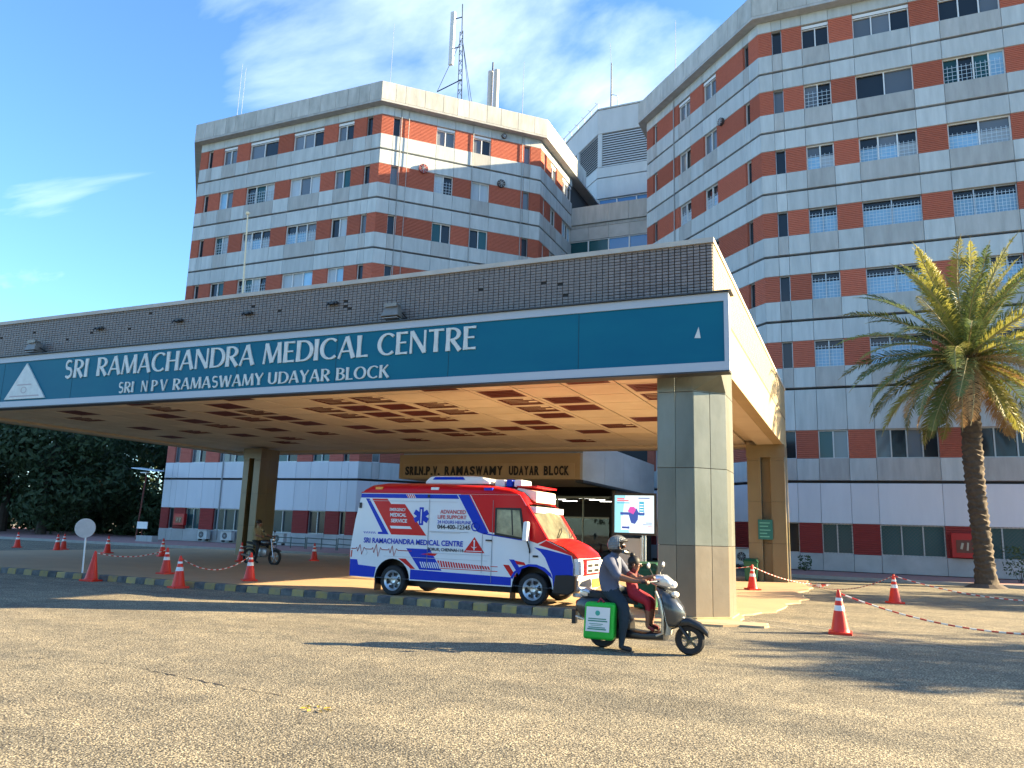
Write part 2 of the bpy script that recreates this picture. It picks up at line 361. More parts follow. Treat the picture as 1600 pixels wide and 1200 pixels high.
def mesh_screen(w,h,m):
    def f():
        b=MB(); s=.16; k=-h
        r=.006
        while k<w:
            for sgn in (1,-1):
                # diagonal wires clipped to the opening
                x0,x1=(k,k+h) if sgn>0 else (k+h,k)
                pa,pb=Vector((x0,0)),Vector((x1,h)); t0,t1=0.,1.
                dx=pb.x-pa.x
                for lim,up in ((0,False),(w,True)):
                    tt=(lim-pa.x)/dx
                    if (dx>0)!=up: t0=max(t0,tt)
                    else: t1=min(t1,tt)
                if t1-t0>.02:
                    a=pa+(pb-pa)*t0; c=pa+(pb-pa)*t1; y=.12 if sgn>0 else .128
                    b.add([(a.x-r,y,a.y),(a.x+r,y,a.y),(c.x+r,y,c.y),(c.x-r,y,c.y)],[(0,1,2,3)])
            k+=s
        return b.mesh('wire_screen',m,fix=False)
    return cached(('w',round(w,3),round(h,3)),f)
def window(parent,loc,rz,w,h,typ,style,rng):
    nm={'N':1,'W':2,'V':rng.choice((2,3,4)) if style!='ground' else 3}[typ]
    hd=0.
    if typ=='N':
        o=link('window',frame_mesh(w,h,1,.035,white_frame if rng.random()<.6 else alu_frame),parent,loc,rz)
        link('pane',pane_mesh(.0,w,0,h,.26,rng.choice((glass_dark,glass_dark,glass_grey))),o); return o
    if style=='top':
        o=link('window',frame_mesh(w,h,nm,.05,white_frame,.24),parent,loc,rz)
        link('header_board',pane_mesh(0,w,h-.235,h-.06,.10,white_frame),o)
        for k in range(nm): link('pane',pane_mesh(w*k/nm,w*(k+1)/nm-.002,0,h,.25,rng.choice((glass_dark,glass_grey,glass_grey))),o)
        return o
    if style=='barred':
        o=link('window',frame_mesh(w,h,nm,.045,alu_frame),parent,loc,rz)
        link('pane',pane_mesh(0,w,h*.68,h,.27,glass_dark),o); link('pane',pane_mesh(0,w,0,h*.678,.25,glass_blue),o)
        link('grille',grille_mesh(w,h*.8,bar_m),o); return o
    if style=='louvre':
        o=link('window',frame_mesh(w,h,nm,.06,white_frame),parent,loc,rz)
        for k in range(nm):
            link('pane',pane_mesh(w*k/nm,w*(k+1)/nm-.002,h*.55,h,.27,rng.choice((glass_dark,glass_grey))),o)
            link('pane',pane_mesh(w*k/nm,w*(k+1)/nm-.002,0,h*.548,.25,rng.choice((glass_blue,glass_blue,glass_pale))),o)
        link('grille',grille_mesh(w,h*.62,bar_m,.2),o); return o
    if style=='ground':
        o=link('window',frame_mesh(w,h,nm,.05,alu_frame),parent,loc,rz)
        link('pane',pane_mesh(0,w,0,h,.26,glass_teal if rng.random()<.6 else glass_dark),o); link('wire_screen',mesh_screen(w,h,bar_dark),o); return o
    if style=='low':
        o=link('window',frame_mesh(w,h,nm,.05,alu_frame),parent,loc,rz)
        for k in range(nm): link('pane',pane_mesh(w*k/nm,w*(k+1)/nm-.002,0,h,.26,rng.choice((glass_teal,glass_dark,glass_teal,glass_grey))),o)
        return o
    o=link('window',frame_mesh(w,h,nm,.05,white_frame),parent,loc,rz)
    for k in range(nm):
        gm=rng.choice((glass_grey,glass_teal,glass_pale,glass_pale,glass_dark,glass_blue))
        link('pane',pane_mesh(w*k/nm,w*(k+1)/nm-.002,0,h,.25 if gm is not glass_dark else .28,gm),o)
    if rng.random()<.35: link('grille',grille_mesh(w,h*.7,bar_m,.2),o)
    return o
def facade(parent, p0, deg, lay, seed, loose, faded=False, hide_from=99):
    """loose(storey index, segment index) -> True where every panel is a part of its own; the rest is one joined part"""
    a=R(deg); d=Vector((math.cos(a),math.sin(a))); rng=random.Random(seed); joined={}; base=wpos(parent)
    for si,(zb,w0,w1,zt,st) in enumerate(STO):
        x=0.
        for gi,(typ,w) in enumerate(lay):
            P=Vector((p0[0]+d.x*x,p0[1]+d.y*x,0))
            def put(name,me,z):
                if loose(si,gi): link(name,me,parent,(P.x-base.x,P.y-base.y,z),a)
                else:
                    key=me.materials[0].name; b=joined.setdefault(key,(MB(),me.materials[0],name))[0]
                    b.add([(P.x+v.co.x*d.x-v.co.y*d.y, P.y+v.co.x*d.y+v.co.y*d.x, z+v.co.z) for v in me.vertices],[tuple(q.vertices) for q in me.polygons])
            cm=concrete_white if st in('ground',) else concrete
            lm=concrete_dirty if typ in('W','V','N') and st!='ground' and rng.random()<.8 else cm
            if st=='low': lm=concrete_white if faded else lm
            put('concrete_panel',panel_mesh(w,w0-zb,lm if st!='ground' else side_plaster),zb)
            zz=J[5]-.06
            put('concrete_panel',panel_mesh(w,zt-w1-.0,cm if st!='low' else concrete),w1)
            if typ=='B':
                bm_=brick_red if st=='ground' else (brick_pink if st=='low' and faded else brick_m)
                put('brick_panel',brick_mesh(w,w1-w0,bm_),w0)
            elif gi<hide_from:
                style=st
                if st.startswith('mid'):
                    q=int(st[3:])
                    style={0:'plain',1:'louvre',2:'barred',3:'barred',4:'barred'}[q] if seed>=10 else {0:'plain',1:'louvre' if typ=='V' else 'plain',2:'plain',3:'louvre',4:'plain'}[q]
                window(parent,(P.x-base.x,P.y-base.y,w0),a,w,w1-w0,typ,style,rng)
            x+=w
    for key,(b,m,nm) in joined.items(): tag(b.build(nm+'_field',m,parent,fix=False),kind='stuff')
    return x
def offset_poly(poly,d):
    n=len(poly); out=[]
    for i in range(n):
        p,c,q=(Vector(poly[(i-1)%n]),Vector(poly[i]),Vector(poly[(i+1)%n]))
        e1=(c-p).normalized(); e2=(q-c).normalized(); n1=Vector((e1.y,-e1.x)); n2=Vector((e2.y,-e2.x))
        bis=(n1+n2); bis=bis/ bis.dot(n1) if abs(bis.dot(n1))>1e-6 else n1
        out.append(tuple(c+bis*d))
    return out
def wing(label, poly, base):
    t=thing('hospital_wing',label,'building',base)
    MB().prism(offset_poly(poly,-.32),0,30.6).build('wall_core',wall_core,t)
    MB().prism(offset_poly(poly,.55),30.3,30.45).build('eaves_soffit',concrete_dirty,t)
    return t
def parapet(t, pts, loose=True, z0=30.455, z1=31.8):
    """cladding panels standing on the projecting eaves, one by one along each stretch"""
    rng=random.Random(4); base=wpos(t)
    for (a,b,n) in pts:
        a=Vector(a);b=Vector(b); L=(b-a).length; d=(b-a)/L; ang=math.atan2(d.y,d.x); ws=[rng.uniform(.6,1.4) for _ in range(n)]; s=sum(ws); x=0
        for w in ws:
            w=w*L/s; P=a+d*x; link('parapet_panel',panel_mesh(w,z1-z0-rng.uniform(0,.012),parapet_m),t,(P.x-base.x,P.y-base.y,z0),ang); x+=w
# left wing ---------------------------------------------------
YL=41.1; XL0,XL1=-45.34,-28.74; c45=12.0*math.sqrt(.5)
Lp=[(XL0,YL),(XL1,YL),(XL1+c45,YL+c45),(XL1+c45,YL+c45+9),(XL1+c45,66),(XL0-c45,66),(XL0-c45,YL+c45)]
lw=wing('wing with brick bands left of the courtyard, upper right side lit by the sun',Lp,(-37,YL,0))
hid=lambda s,g: s in(0,1,2,3,6,7)
facade(lw,(XL0,YL),0,LAY_F,1,hid,True)
facade(lw,(XL1,YL),45,LAY_D,2,lambda s,g: s in(0,1,2,3))
facade(lw,(XL1+c45,YL+c45),90,LAY_S,3,lambda s,g: s in(0,1,2))
Lo=offset_poly(Lp,.55)
parapet(lw,[(Lo[0],Lo[1],15),(Lo[1],Lo[2],11),(Lo[2],Lo[3],8)])
MB().prism([Lo[4],Lo[5],Lo[6],Lo[0],Vector(Lo[0])+Vector((.4,.35)),Vector(Lo[6])+Vector((.3,.1)),Vector(Lo[5])+Vector((.3,-.3)),Vector(Lo[4])+Vector((0,-.3))],30.455,31.8).build('rear_parapet',parapet_m,lw)
MB().prism([(Lo[0][0]+.3,Lo[0][1]+4),(XL0-c45-.3,YL+c45+2),(XL0-c45-.3,65),(-21,65),(-21,50.3),(-28.9,42.4),(-45,42.2)],30.6,30.75).build('roof_slab',concrete_dirty,lw)
MB().prism([(XL0-.31,YL+.31),(XL0-.31+.02,YL+.4),(XL0-c45+.02,YL+c45+.1),(XL0-c45,66),(XL0-c45-.05,66),(XL0-c45-.05,YL+c45)],0,30.29).build('flank_wall',side_plaster,lw)
# right wing --------------------------------------------------
YRt=41.4; XR0=-3.85; XR1=XR0+16.6
Rp=[(XR0-c45,YRt+c45),(XR0,YRt),(XR1,YRt),(XR1+c45,YRt+c45),(XR1+c45,62),(XR0-c45,62)]
rw=wing('shaded wing with red brick bands at the right edge, behind the date palm',Rp,(4,YRt,0))
facade(rw,(XR0,YRt),0,LAY_F,11,lambda s,g: g<9,hide_from=10)
facade(rw,(XR0-c45,YRt+c45),-45,LAY_D,12,lambda s,g: s<6)
Ro=offset_poly(Rp,.55)
parapet(rw,[(Ro[0],Ro[1],11),(Ro[1],Ro[2],14)])
MB().prism([Ro[2],Ro[3],Ro[4],Ro[5],Ro[0],Vector(Ro[0])+Vector((.3,.12)),Vector(Ro[5])+Vector((.3,-.3)),Vector(Ro[4])+Vector((-.3,-.3)),Vector(Ro[3])+Vector((-.3,.1)),Vector(Ro[2])+Vector((-.12,.3))],30.455,31.8).build('rear_parapet',parapet_m,rw)
MB().prism([(XR0-c45-.02,YRt+c45+.3),(XR0-c45+.3,YRt+c45+.3),(XR0-c45+.3,62),(XR0-c45-.02,62)],0,30.29).build('flank_wall',side_plaster,rw)
# ground floor ledge shadow line and drain pipes
pipe_m=mat('drain_pipe',(.30,.32,.32),.6)
def pipe(t,x,y,z0,z1,r=.045): 
    o=MB().tube([(x,y,z0),(x,y,z1)],r,8).build('drain_pipe',pipe_m,t,True); return o
for k,(x,off) in enumerate(((XL1+.98,.06),(XL1+1.35,.06))): pipe(lw,x+.05,YL+x-XL1-.06,7.0,31.0,.022)
pipe(lw,XL1+4.75,YL+4.66,6,30.4,.03); pipe(lw,XL1+7.45,YL+7.36,6,30.4,.03); pipe(lw,-39.9,YL-.05,.3,6.4,.05)
pipe(rw,XR0-6.05,YRt+5.96,6,30.4,.035)
# round exhaust fans on the left wing's angled face and the right wing's
fan_m=mat('exhaust_fan',(.06,.05,.05),.6); fan_r=mat('exhaust_fan_red',(.28,.06,.05),.6)
def fan(t,p0,deg,s,z,r,m):
    a=R(deg); x=p0[0]+math.cos(a)*s; y=p0[1]+math.sin(a)*s; nx,ny=math.sin(a),-math.cos(a)
    o=MB().tube([(x+nx*-.05,y+ny*-.05,z),(x+nx*.16,y+ny*.16,z)],r,18).build('exhaust_fan',m,t,True)
    b=MB()
    for k in range(4):
        q=math.pi*k/4; b.tube([(x+nx*.17+math.cos(a)*r*math.cos(q),y+ny*.17+math.sin(a)*r*math.cos(q),z+r*math.sin(q)),(x+nx*.17-math.cos(a)*r*math.cos(q),y+ny*.17-math.sin(a)*r*math.cos(q),z-r*math.sin(q))],.018,5)
    b.build('fan_guard',metal_gr,o)
fan(lw,(XL1,YL),45,3.1,26.15,.33,fan_r); fan(lw,(XL1,YL),45,8.9,26.2,.30,fan_m); fan(lw,(XL1,YL),45,9.0,29.95,.2,fan_m); fan(rw,(XR0-c45,YRt+c45),-45,8.6,26.0,.24,fan_m)

# link block between the wings and the tall core behind it ---------------------------------
lk=thing('link_block','low link block with a strip of blue windows between the two wings','building',(-16.3,56.6,0))
x0,x1=XL1+c45-.3,XR0-c45+.3
MB().box(x0,x1,56.9,60.5,0,26.2).build('wall_core',wall_core,lk)
cw=(x1-x0)/5
for k in range(5):
    X0=x0+k*cw
    for z0,z1,m in ((26.25,27.75,concrete_dirty),(24.9,25.95,side_plaster),(25.98,26.22,concrete_dirty),(21.2,22.75,concrete_dirty),(17.0,21.1,concrete)): MB().box(X0+.01,X0+cw-.01,56.55 if z0>26 else 56.7,57.0,z0,z1).build('concrete_panel',m,lk)
    w=link('window',frame_mesh(cw,2.1,1,.05,white_frame),lk,(X0-wpos(lk).x,56.6-wpos(lk).y,22.77)); link('pane',pane_mesh(0,cw-.002,0,2.1,.24,(glass_teal,glass_teal,glass_sky,glass_sky,glass_sky)[k]),w)
ct=thing('core_tower','pale octagonal core tower with louvred vents rising behind the two wings','building',(-14,62,0))
ch=[(-19.9,62.2),(-9.0,62.2),(-3,68.2),(-3,78),(-26,78),(-26,68.3)]
MB().prism(offset_poly(ch,-.3),0,38.8).build('wall_core',side_plaster,ct)
tw_m=mat('tower_concrete',(.52,.53,.53),.85,var=.5,vscale=.9,vcol=(.38,.40,.40),stretch=(1.5,1.5,.4))
lou=mat('louvre_slat',(.50,.51,.52),.7)
def tower_face(p0,deg,L,n,win):
    a=R(deg); base=wpos(ct); w=L/n
    for k in range(n):
        P=(p0[0]+math.cos(a)*w*k-base.x,p0[1]+math.sin(a)*w*k-base.y)
        for z0,z1 in ((37.2,39.55),(32.9,33.9),(30.9,32.85)): link('concrete_panel',panel_mesh(w,z1-z0-.03,tw_m),ct,(P[0],P[1],z0),a)
        link('pier',panel_mesh(.42,3.28,tw_m),ct,(P[0],P[1],33.9),a)
        bk=link('vent',pane_mesh(.42,w,0,3.28,.2,wall_core),ct,(P[0],P[1],33.9),a)
        for q in range(14):
            z=.03+q*3.22/14; me=cached(('lv',round(w,3)),lambda:MB().hexa([(.42,.05,0),(w,.05,0),(w,.17,.16),(.42,.17,.16),(.42,.05,.03),(w,.05,.03),(w,.17,.19),(.42,.17,.19)]).mesh('slat',lou)); link('slat',me,bk,(0,0,z))
        if win:
            for q in range(3):
                ww=(w-.1)/3; o=link('window',frame_mesh(ww,1.85,1,.05,white_frame),ct,(P[0]+ww*q*math.cos(a),P[1]+ww*q*math.sin(a),29.0),a); link('pane',pane_mesh(0,ww-.002,0,1.85,.24,glass_sky),o)
        else: link('concrete_panel',panel_mesh(w,1.85,tw_m),ct,(P[0],P[1],29.0),a)
        link('concrete_panel',panel_mesh(w,4,tw_m),ct,(P[0],P[1],24.9),a)
tower_face(ch[0],0,10.9,2,True); tower_face(ch[5],-45,math.hypot(6.1,6.1),2,False)
MB().prism(offset_poly(ch,.05),39.56,39.7).build('coping',parapet_m,ct)
b=MB()
for k in range(7):
    x=-25.9+k*1.0; y=68.3-k*1.0; b.tube([(x,y,39.7),(x,y,40.25),(x-.25,y-.2,40.3)],.035,6)
b.tube([(-26.1,68.1,40.1),(-19.9,62.0,40.1)],.03,6); b.build('roof_railing',metal_gr,ct)

# ============================================================ THE CANOPY
XC=-2.4; XW=-30.5; YF=15.15; YB=32.4; ZB=5.1; ZT=7.5
cream=mat('cream_paint',(.40,.30,.165),.75,var=.45,vscale=1.0,vcol=(.31,.23,.125),stretch=(1,1,.6),bump=.12,bscale=20)
ceil_m=mat('ceiling_panel_paint',(.68,.58,.44),.8,var=.35,vscale=1.2,vcol=(.48,.36,.23),rnd=.07)
soffit_m=mat('soffit_paint',(.58,.48,.35),.8,var=.4,vscale=.8,vcol=(.45,.34,.22))
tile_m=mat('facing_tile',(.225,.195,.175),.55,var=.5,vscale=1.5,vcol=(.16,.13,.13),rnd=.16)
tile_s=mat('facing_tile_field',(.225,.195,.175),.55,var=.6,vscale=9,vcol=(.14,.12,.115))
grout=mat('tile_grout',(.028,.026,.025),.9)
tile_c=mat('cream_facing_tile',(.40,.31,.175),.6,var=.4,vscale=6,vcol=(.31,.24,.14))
coping_m=mat('canopy_coping',(.50,.46,.40),.8,var=.6,vscale=2,vcol=(.32,.29,.26))
wood_m=mat('ceiling_grille',(.12,.025,.016),.6,rnd=.15)
wood_d=mat('grille_void',(.20,.10,.055),.9)
cp=thing('entrance_canopy','long flat entrance canopy faced with small brown tiles, on tall clad columns','canopy',(-16,23,0))
cb=wpos(cp)
MB().box(XW,XC-.001,YF+.02,YF+.34,ZB,ZT-.06).build('front_fascia',grout,cp)
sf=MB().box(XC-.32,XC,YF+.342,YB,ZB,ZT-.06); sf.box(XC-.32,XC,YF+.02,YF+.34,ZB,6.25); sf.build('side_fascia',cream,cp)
MB().box(XW,XC-.325,YB-.3,YB-.002,ZB,ZT-.1).build('rear_fascia',cream,cp)
MB().box(XW,XW+.3,YF+.345,YB-.305,ZB,ZT-.1).build('side_fascia',cream,cp)
MB().box(XW+.305,XC-.325,YF+.345,YB-.305,6.9,7.0).build('roof_slab',concrete_dirty,cp)
MB().box(XC-.95,XC-.325,YF+.345,YB-.305,ZB+.002,5.45).build('edge_beam',soffit_m,cp)
MB().box(XW+.305,XC-.955,YF+.345,YF+.75,ZB+.002,5.45).build('edge_beam',soffit_m,cp)
MB().box(XW+.305,XC-.955,YB-.9,YB-.305,ZB+.002,5.45).build('edge_beam',soffit_m,cp)
MB().box(XW+.305,XW+.9,YF+.755,YB-.905,ZB+.002,5.45).build('edge_beam',soffit_m,cp)
co=MB(); co.box(XW-.03,XC+.03,YF-.05,YF+.38,ZT-.055,ZT+.05); co.box(XC-.34,XC+.035,YF+.385,YB+.03,ZT-.055,ZT+.045); co.box(XW-.03,XW+.32,YF+.385,YB,ZT-.055,ZT+.05); co.box(XW+.325,XC-.345,YB-.32,YB+.02,ZT-.095,ZT+.05)
co.build('coping',coping_m,cp)
sj=MB(); sj.box(XC+.002,XC+.006,YF+.5,YB-.1,6.235,6.26); sj.build('side_joint',metal_dk,cp)
# facing tiles, front: the nearest 300 as single tiles, the rest joined
tw,th=.128,.0655; z0t=6.28; rows=18; ncol=int((XC-XW)/tw); rng=random.Random(9)
tm=MB().add([(.006,.02,.005),(tw-.006,.02,.005),(tw-.006,.02,th-.005),(.006,.02,th-.005),(.010,0,.009),(tw-.010,0,.009),(tw-.010,0,th-.009),(.010,0,th-.009)],[(4,5,6,7),(0,1,5,4),(1,2,6,5),(2,3,7,6),(3,0,4,7)]).mesh('tile',tile_m,fix=False)
fld=MB(); cnt=0
for c in range(ncol):
    X=XC-(c+1)*tw
    for r_ in range(rows):
        z=z0t+r_*th
        if rng.random()<.006 and c>8: continue
        dy=rng.uniform(-.003,.002)
        if cnt<300: link('tile',tm,cp,(X-cb.x,YF+dy-cb.y,z)); cnt+=1
        else:
            fld.add([(X+.008,YF+dy,z+.007),(X+tw-.008,YF+dy,z+.007),(X+tw-.008,YF+dy,z+th-.007),(X+.008,YF+dy,z+th-.007),(X+.006,YF+.02,z+.005),(X+tw-.006,YF+.02,z+.005),(X+tw-.006,YF+.02,z+th-.005),(X+.006,YF+.02,z+th-.005)],[(0,1,2,3),(4,5,1,0),(5,6,2,1),(6,7,3,2),(7,4,0,3)])
tag(fld.build('tile_field',tile_s,cp,fix=False),kind='stuff')
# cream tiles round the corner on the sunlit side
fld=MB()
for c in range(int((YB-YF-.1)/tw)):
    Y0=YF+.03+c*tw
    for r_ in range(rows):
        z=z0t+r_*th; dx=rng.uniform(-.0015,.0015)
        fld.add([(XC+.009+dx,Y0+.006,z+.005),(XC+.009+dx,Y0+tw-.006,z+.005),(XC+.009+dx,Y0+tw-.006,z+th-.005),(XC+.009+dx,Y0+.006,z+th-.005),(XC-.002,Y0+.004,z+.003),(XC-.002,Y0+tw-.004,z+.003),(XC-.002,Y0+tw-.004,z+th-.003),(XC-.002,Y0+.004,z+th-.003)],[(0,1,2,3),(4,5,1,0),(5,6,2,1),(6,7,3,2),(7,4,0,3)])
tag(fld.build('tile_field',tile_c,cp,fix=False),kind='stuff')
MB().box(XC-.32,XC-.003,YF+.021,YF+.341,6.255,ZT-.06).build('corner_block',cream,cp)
# ceiling: a grid of painted panels with dark red grilles in some of the cells
DARK={(3,0),(2,1),(0,0),(-1,1),(1,2),(1,3),(2,4),(3,5),(3,6),(4,6),(5,6),(6,6),(7,6),(8,6),(5,3),(5,2),(6,3),(2,7),(8,0),(9,1),(10,2),(9,3),(9,4),(12,2),(12,3),(6,2),(8,5),(11,5),(13,6),(11,0),(14,1),(15,4),(16,6),(0,5)}
OPEN={(2,2),(2,3),(4,2),(4,3),(6,4),(5,4),(6,7),(5,7),(1,6),(-1,2),(6,1),(5,1),(7,2),(7,3),(9,2),(10,3),(10,6),(12,7),(12,4),(11,1),(14,5),(13,8),(8,8),(3,9),(15,2)}
px,py=1.37,1.337; Zc=5.19
plain=MB().box(-px/2+.022,px/2-.022,-py/2+.022,py/2-.022,0,.05).mesh('ceiling_panel',ceil_m)
def gr(bars,w,open_):
    b=MB(); a,c=px/2-.14,py/2-.14
    b.box(-a,a,-c,-c+w,.008,.03); b.box(-a,a,c-w,c,.008,.03); b.box(-a,-a+w,-c+w,c-w,.008,.03); b.box(a-w,a,-c+w,c-w,.008,.03)
    for k in range(1,bars): y=-c+2*c*k/bars; b.box(-a+w,a-w if not(open_ and k%2) else a*.35,y-w*.5,y+w*.5,.012,.03)
    return b
gm_d=gr(5,.12,False).mesh('ceiling_grille',wood_m); gm_o=gr(5,.055,True).mesh('ceiling_grille',wood_m)
rim=MB(); a,c=px/2-.14,py/2-.14; rim.box(-px/2+.022,px/2-.022,-py/2+.022,-c,0,.05); rim.box(-px/2+.022,px/2-.022,c,py/2-.022,0,.05); rim.box(-px/2+.022,-a,-c,c,0,.05); rim.box(a,px/2-.022,-c,c,0,.05)
rimm=rim.mesh('panel_rim',ceil_m)
for i in range(-1,18):
    for j in range(-1,11):
        X,Y=-5.83-px*i,17.28+py*j; L_=(X-cb.x,Y-cb.y,Zc)
        if (i,j) in DARK or (i,j) in OPEN:
            o=link('ceiling_grille',gm_d if (i,j) in DARK else gm_o,cp,L_); link('panel_rim',rimm,o)
            v=link('grille_back',cached(('gb',(i,j) in DARK),lambda:MB().box(-a,a,-c,c,.032,.05).mesh('grille_back',wood_d if (i,j) in DARK else ceil_m)),o)
        else: link('ceiling_panel',plain,cp,L_)
MB().box(XW+.31,XC-.96,YF+.76,YB-.91,Zc+.085,Zc+.12).build('ceiling_deck',soffit_m,cp)
# columns -------------------------------------------------------
stone=mat('column_cladding',(.225,.23,.195),.34,metal=.45,spec=.4,var=.7,vscale=1.1,vcol=(.115,.125,.10),stretch=(1,1,.35),rnd=.18,bump=.30,bscale=2.6)
stone_reflect=mat('column_cladding_ground_reflection',(.225,.19,.14),.38,metal=.3,spec=.4,var=.7,vscale=1.3,vcol=(.15,.125,.09),stretch=(1,1,.5),rnd=.18,bump=.35,bscale=2.6)  # brown reflection of the tan ground, put into the lower slabs' colour
stone_y=mat('column_cladding_warm',(.17,.125,.06),.3,spec=.6,var=.6,vscale=1.1,vcol=(.20,.17,.09),stretch=(1,1,.4),rnd=.1)
def column(poly, m, cuts, slabs, name='column'):
    """cladding slab by slab round a core"""
    c=MB().prism(offset_poly(poly,-.03),0,ZB).build(name,metal_dk,cp)
    n=len(poly); zs=[.0]+cuts+[ZB-.002]
    for i in range(n):
        a=Vector(poly[i]); b=Vector(poly[(i+1)%n]); L=(b-a).length; d=(b-a)/L; k=slabs[i%len(slabs)]; ang=math.atan2(d.y,d.x)
        for q in range(k):
            for z0,z1 in zip(zs,zs[1:]):
                w=L/k; P=a+d*(w*q); ml=stone_reflect if (z0==0 and m is stone) else m
                me=cached(('cs',round(w,3),round(z1-z0,3),ml.name),lambda:MB().add([(.004,.028,.004),(w-.004,.028,.004),(w-.004,.028,z1-z0-.004),(.004,.028,z1-z0-.004),(.004,.004,.004),(w-.004,.004,.004),(w-.004,.004,z1-z0-.004),(.004,.004,z1-z0-.004),(.009,0,.009),(w-.009,0,.009),(w-.009,0,z1-z0-.009),(.009,0,z1-z0-.009)],[(0,1,5,4),(1,2,6,5),(2,3,7,6),(3,0,4,7),(4,5,9,8),(5,6,10,9),(6,7,11,10),(7,4,8,11),(8,9,10,11)]).mesh('cladding_slab',ml))
                o=link('cladding_slab',me,c,(P.x-cb.x,P.y-cb.y,z0),ang)
    return c
fc=column([(-3.65,15.62),(-2.91,15.62),(-2.35,16.18),(-2.35,17.12),(-3.65,17.12)],stone,[1.42,2.95,4.5],[2,2,2,3,3])
cap_=MB(); cap_.add([(-2.91,15.618,4.52),(-2.348,16.18,4.52),(-2.348,15.618,4.82),(-2.91,15.618,5.098),(-2.348,16.18,5.098),(-2.348,15.618,5.098)],[(0,1,2),(3,5,4),(0,2,5,3),(2,1,4,5),(0,3,4,1)]); cap_.build('capital',stone,cp)
base=MB(); base.prism([(-3.7,15.57),(-2.88,15.57),(-2.30,16.15),(-2.30,17.17),(-3.7,17.17)],0,.07); base.build('column_base',mat('base_mortar',(.45,.36,.18),.9,var=.7,vscale=6,vcol=(.3,.25,.14)),cp)
def slot_column(x0,x1,y0,y1,s0,s1,m):
    c=column([(x0,y0),(s0,y0),(s0,y0+.35),(s1,y0+.35),(s1,y0),(x1,y0),(x1,y1),(x0,y1)],m,[1.42,2.95,4.5],[1,1,1,1,1,2,2,2]); 
    MB().box(x0-.02,x1+.02,y0-.02,y0+.33,4.62,5.097).build('capital',m,cp); return c
slot_column(-3.72,-2.36,30.7,32.1,-3.22,-2.88,stone_y)
slot_column(-27.1,-26.05,29.2,30.5,-26.75,-26.45,stone_y)
column([(-30.3,15.62),(-29.0,15.62),(-29.0,17.12),(-29.74,17.12),(-30.3,16.5)],stone,[1.42,2.95,4.5],[2])

# ------------------------------------------------------------ lettering
GT,GN=.168,.075     # thick and thin strokes relative to cap height
def arc(cx,cy,rx,ry,a0,a1,n=14): return [(cx+rx*math.cos(R(a0+(a1-a0)*k/n)),cy+ry*math.sin(R(a0+(a1-a0)*k/n))) for k in range(n+1)]
def stem(x,y0=0,y1=1,t=GT): return ([(x,y0),(x,(y0+y1)/2),(x,y1)],[t*1.18,t*.92,t*1.18])
def ln(a,b,w0,w1=None): return ([a,((a[0]+b[0])/2,(a[1]+b[1])/2),b],[w0*1.1,(w0+(w1 or w0))/2*.92,(w1 or w0)*1.1])
def bowl(x0,cy,rx,ry): 
    p=[(x0,cy+ry)]+arc(x0+rx*.35,cy,rx*.65,ry,90,-90,14)+[(x0,cy-ry)]
    return (p,None)
GLY={
'I':(.20,[stem(.1)]),
'L':(.50,[stem(.1),ln((.1,.05),(.50,.05),GN,GN*1.3)]),
'E':(.53,[stem(.1),ln((.1,.05),(.53,.05),GN,GN*1.3),ln((.1,.52),(.46,.52),GN),ln((.1,.95),(.52,.95),GN,GN*1.3)]),
'T':(.66,[stem(.33),ln((0,.95),(.66,.95),GN*1.2)]),
'H':(.74,[stem(.1),stem(.64),ln((.1,.52),(.64,.52),GN)]),
'N':(.76,[stem(.07,0,1,GN*1.1),ln((.08,.97),(.69,.03),GT),stem(.69,0,1,GN*1.1)]),
'M':(.92,[ln((.05,0),(.14,1),GN*1.1),ln((.15,.97),(.46,.05),GT),ln((.46,.05),(.78,.97),GN*1.2),ln((.78,1),(.86,0),GT)]),
'A':(.74,[ln((.03,0),(.36,1),GN*1.15),ln((.37,1),(.70,0),GT),ln((.14,.32),(.58,.32),GN)]),
'V':(.72,[ln((.04,1),(.37,0),GT),ln((.37,0),(.69,1),GN*1.15)]),
'W':(1.02,[ln((.04,1),(.28,0),GT),ln((.28,0),(.51,.95),GN*1.15),ln((.51,.95),(.76,0),GT),ln((.76,0),(.98,1),GN*1.15)]),
'Y':(.68,[ln((.04,1),(.34,.46),GT),ln((.34,.46),(.65,1),GN*1.15),stem(.34,0,.48)]),
'K':(.68,[stem(.1),ln((.12,.45),(.58,1),GN*1.1),ln((.27,.58),(.64,0),GT)]),
'D':(.76,[stem(.1),bowl(.1,.5,.64,.455)]),
'P':(.58,[stem(.1),bowl(.1,.71,.46,.25)]),
'R':(.66,[stem(.1),bowl(.1,.72,.46,.24),ln((.28,.47),(.62,0),GT)]),
'B':(.62,[stem(.1),bowl(.1,.745,.42,.21),bowl(.1,.29,.49,.245)]),
'C':(.74,[(arc(.45,.5,.39,.46,48,312,22),None)]),
'O':(.86,[(arc(.43,.5,.37,.455,0,360,28),None)]),
'U':(.74,[([(.1,1),(.1,.36)]+arc(.37,.36,.27,.31,180,360,14)+[(.64,.36),(.64,1)],None)]),
'S':(.54,[(arc(.27,.74,.20,.215,40,270,14)[:-1]+arc(.27,.285,.215,.24,90,-140,16),'s')]),
'.':(.16,[([(.08,0),(.08,.12)],[.15,.15])]),
}
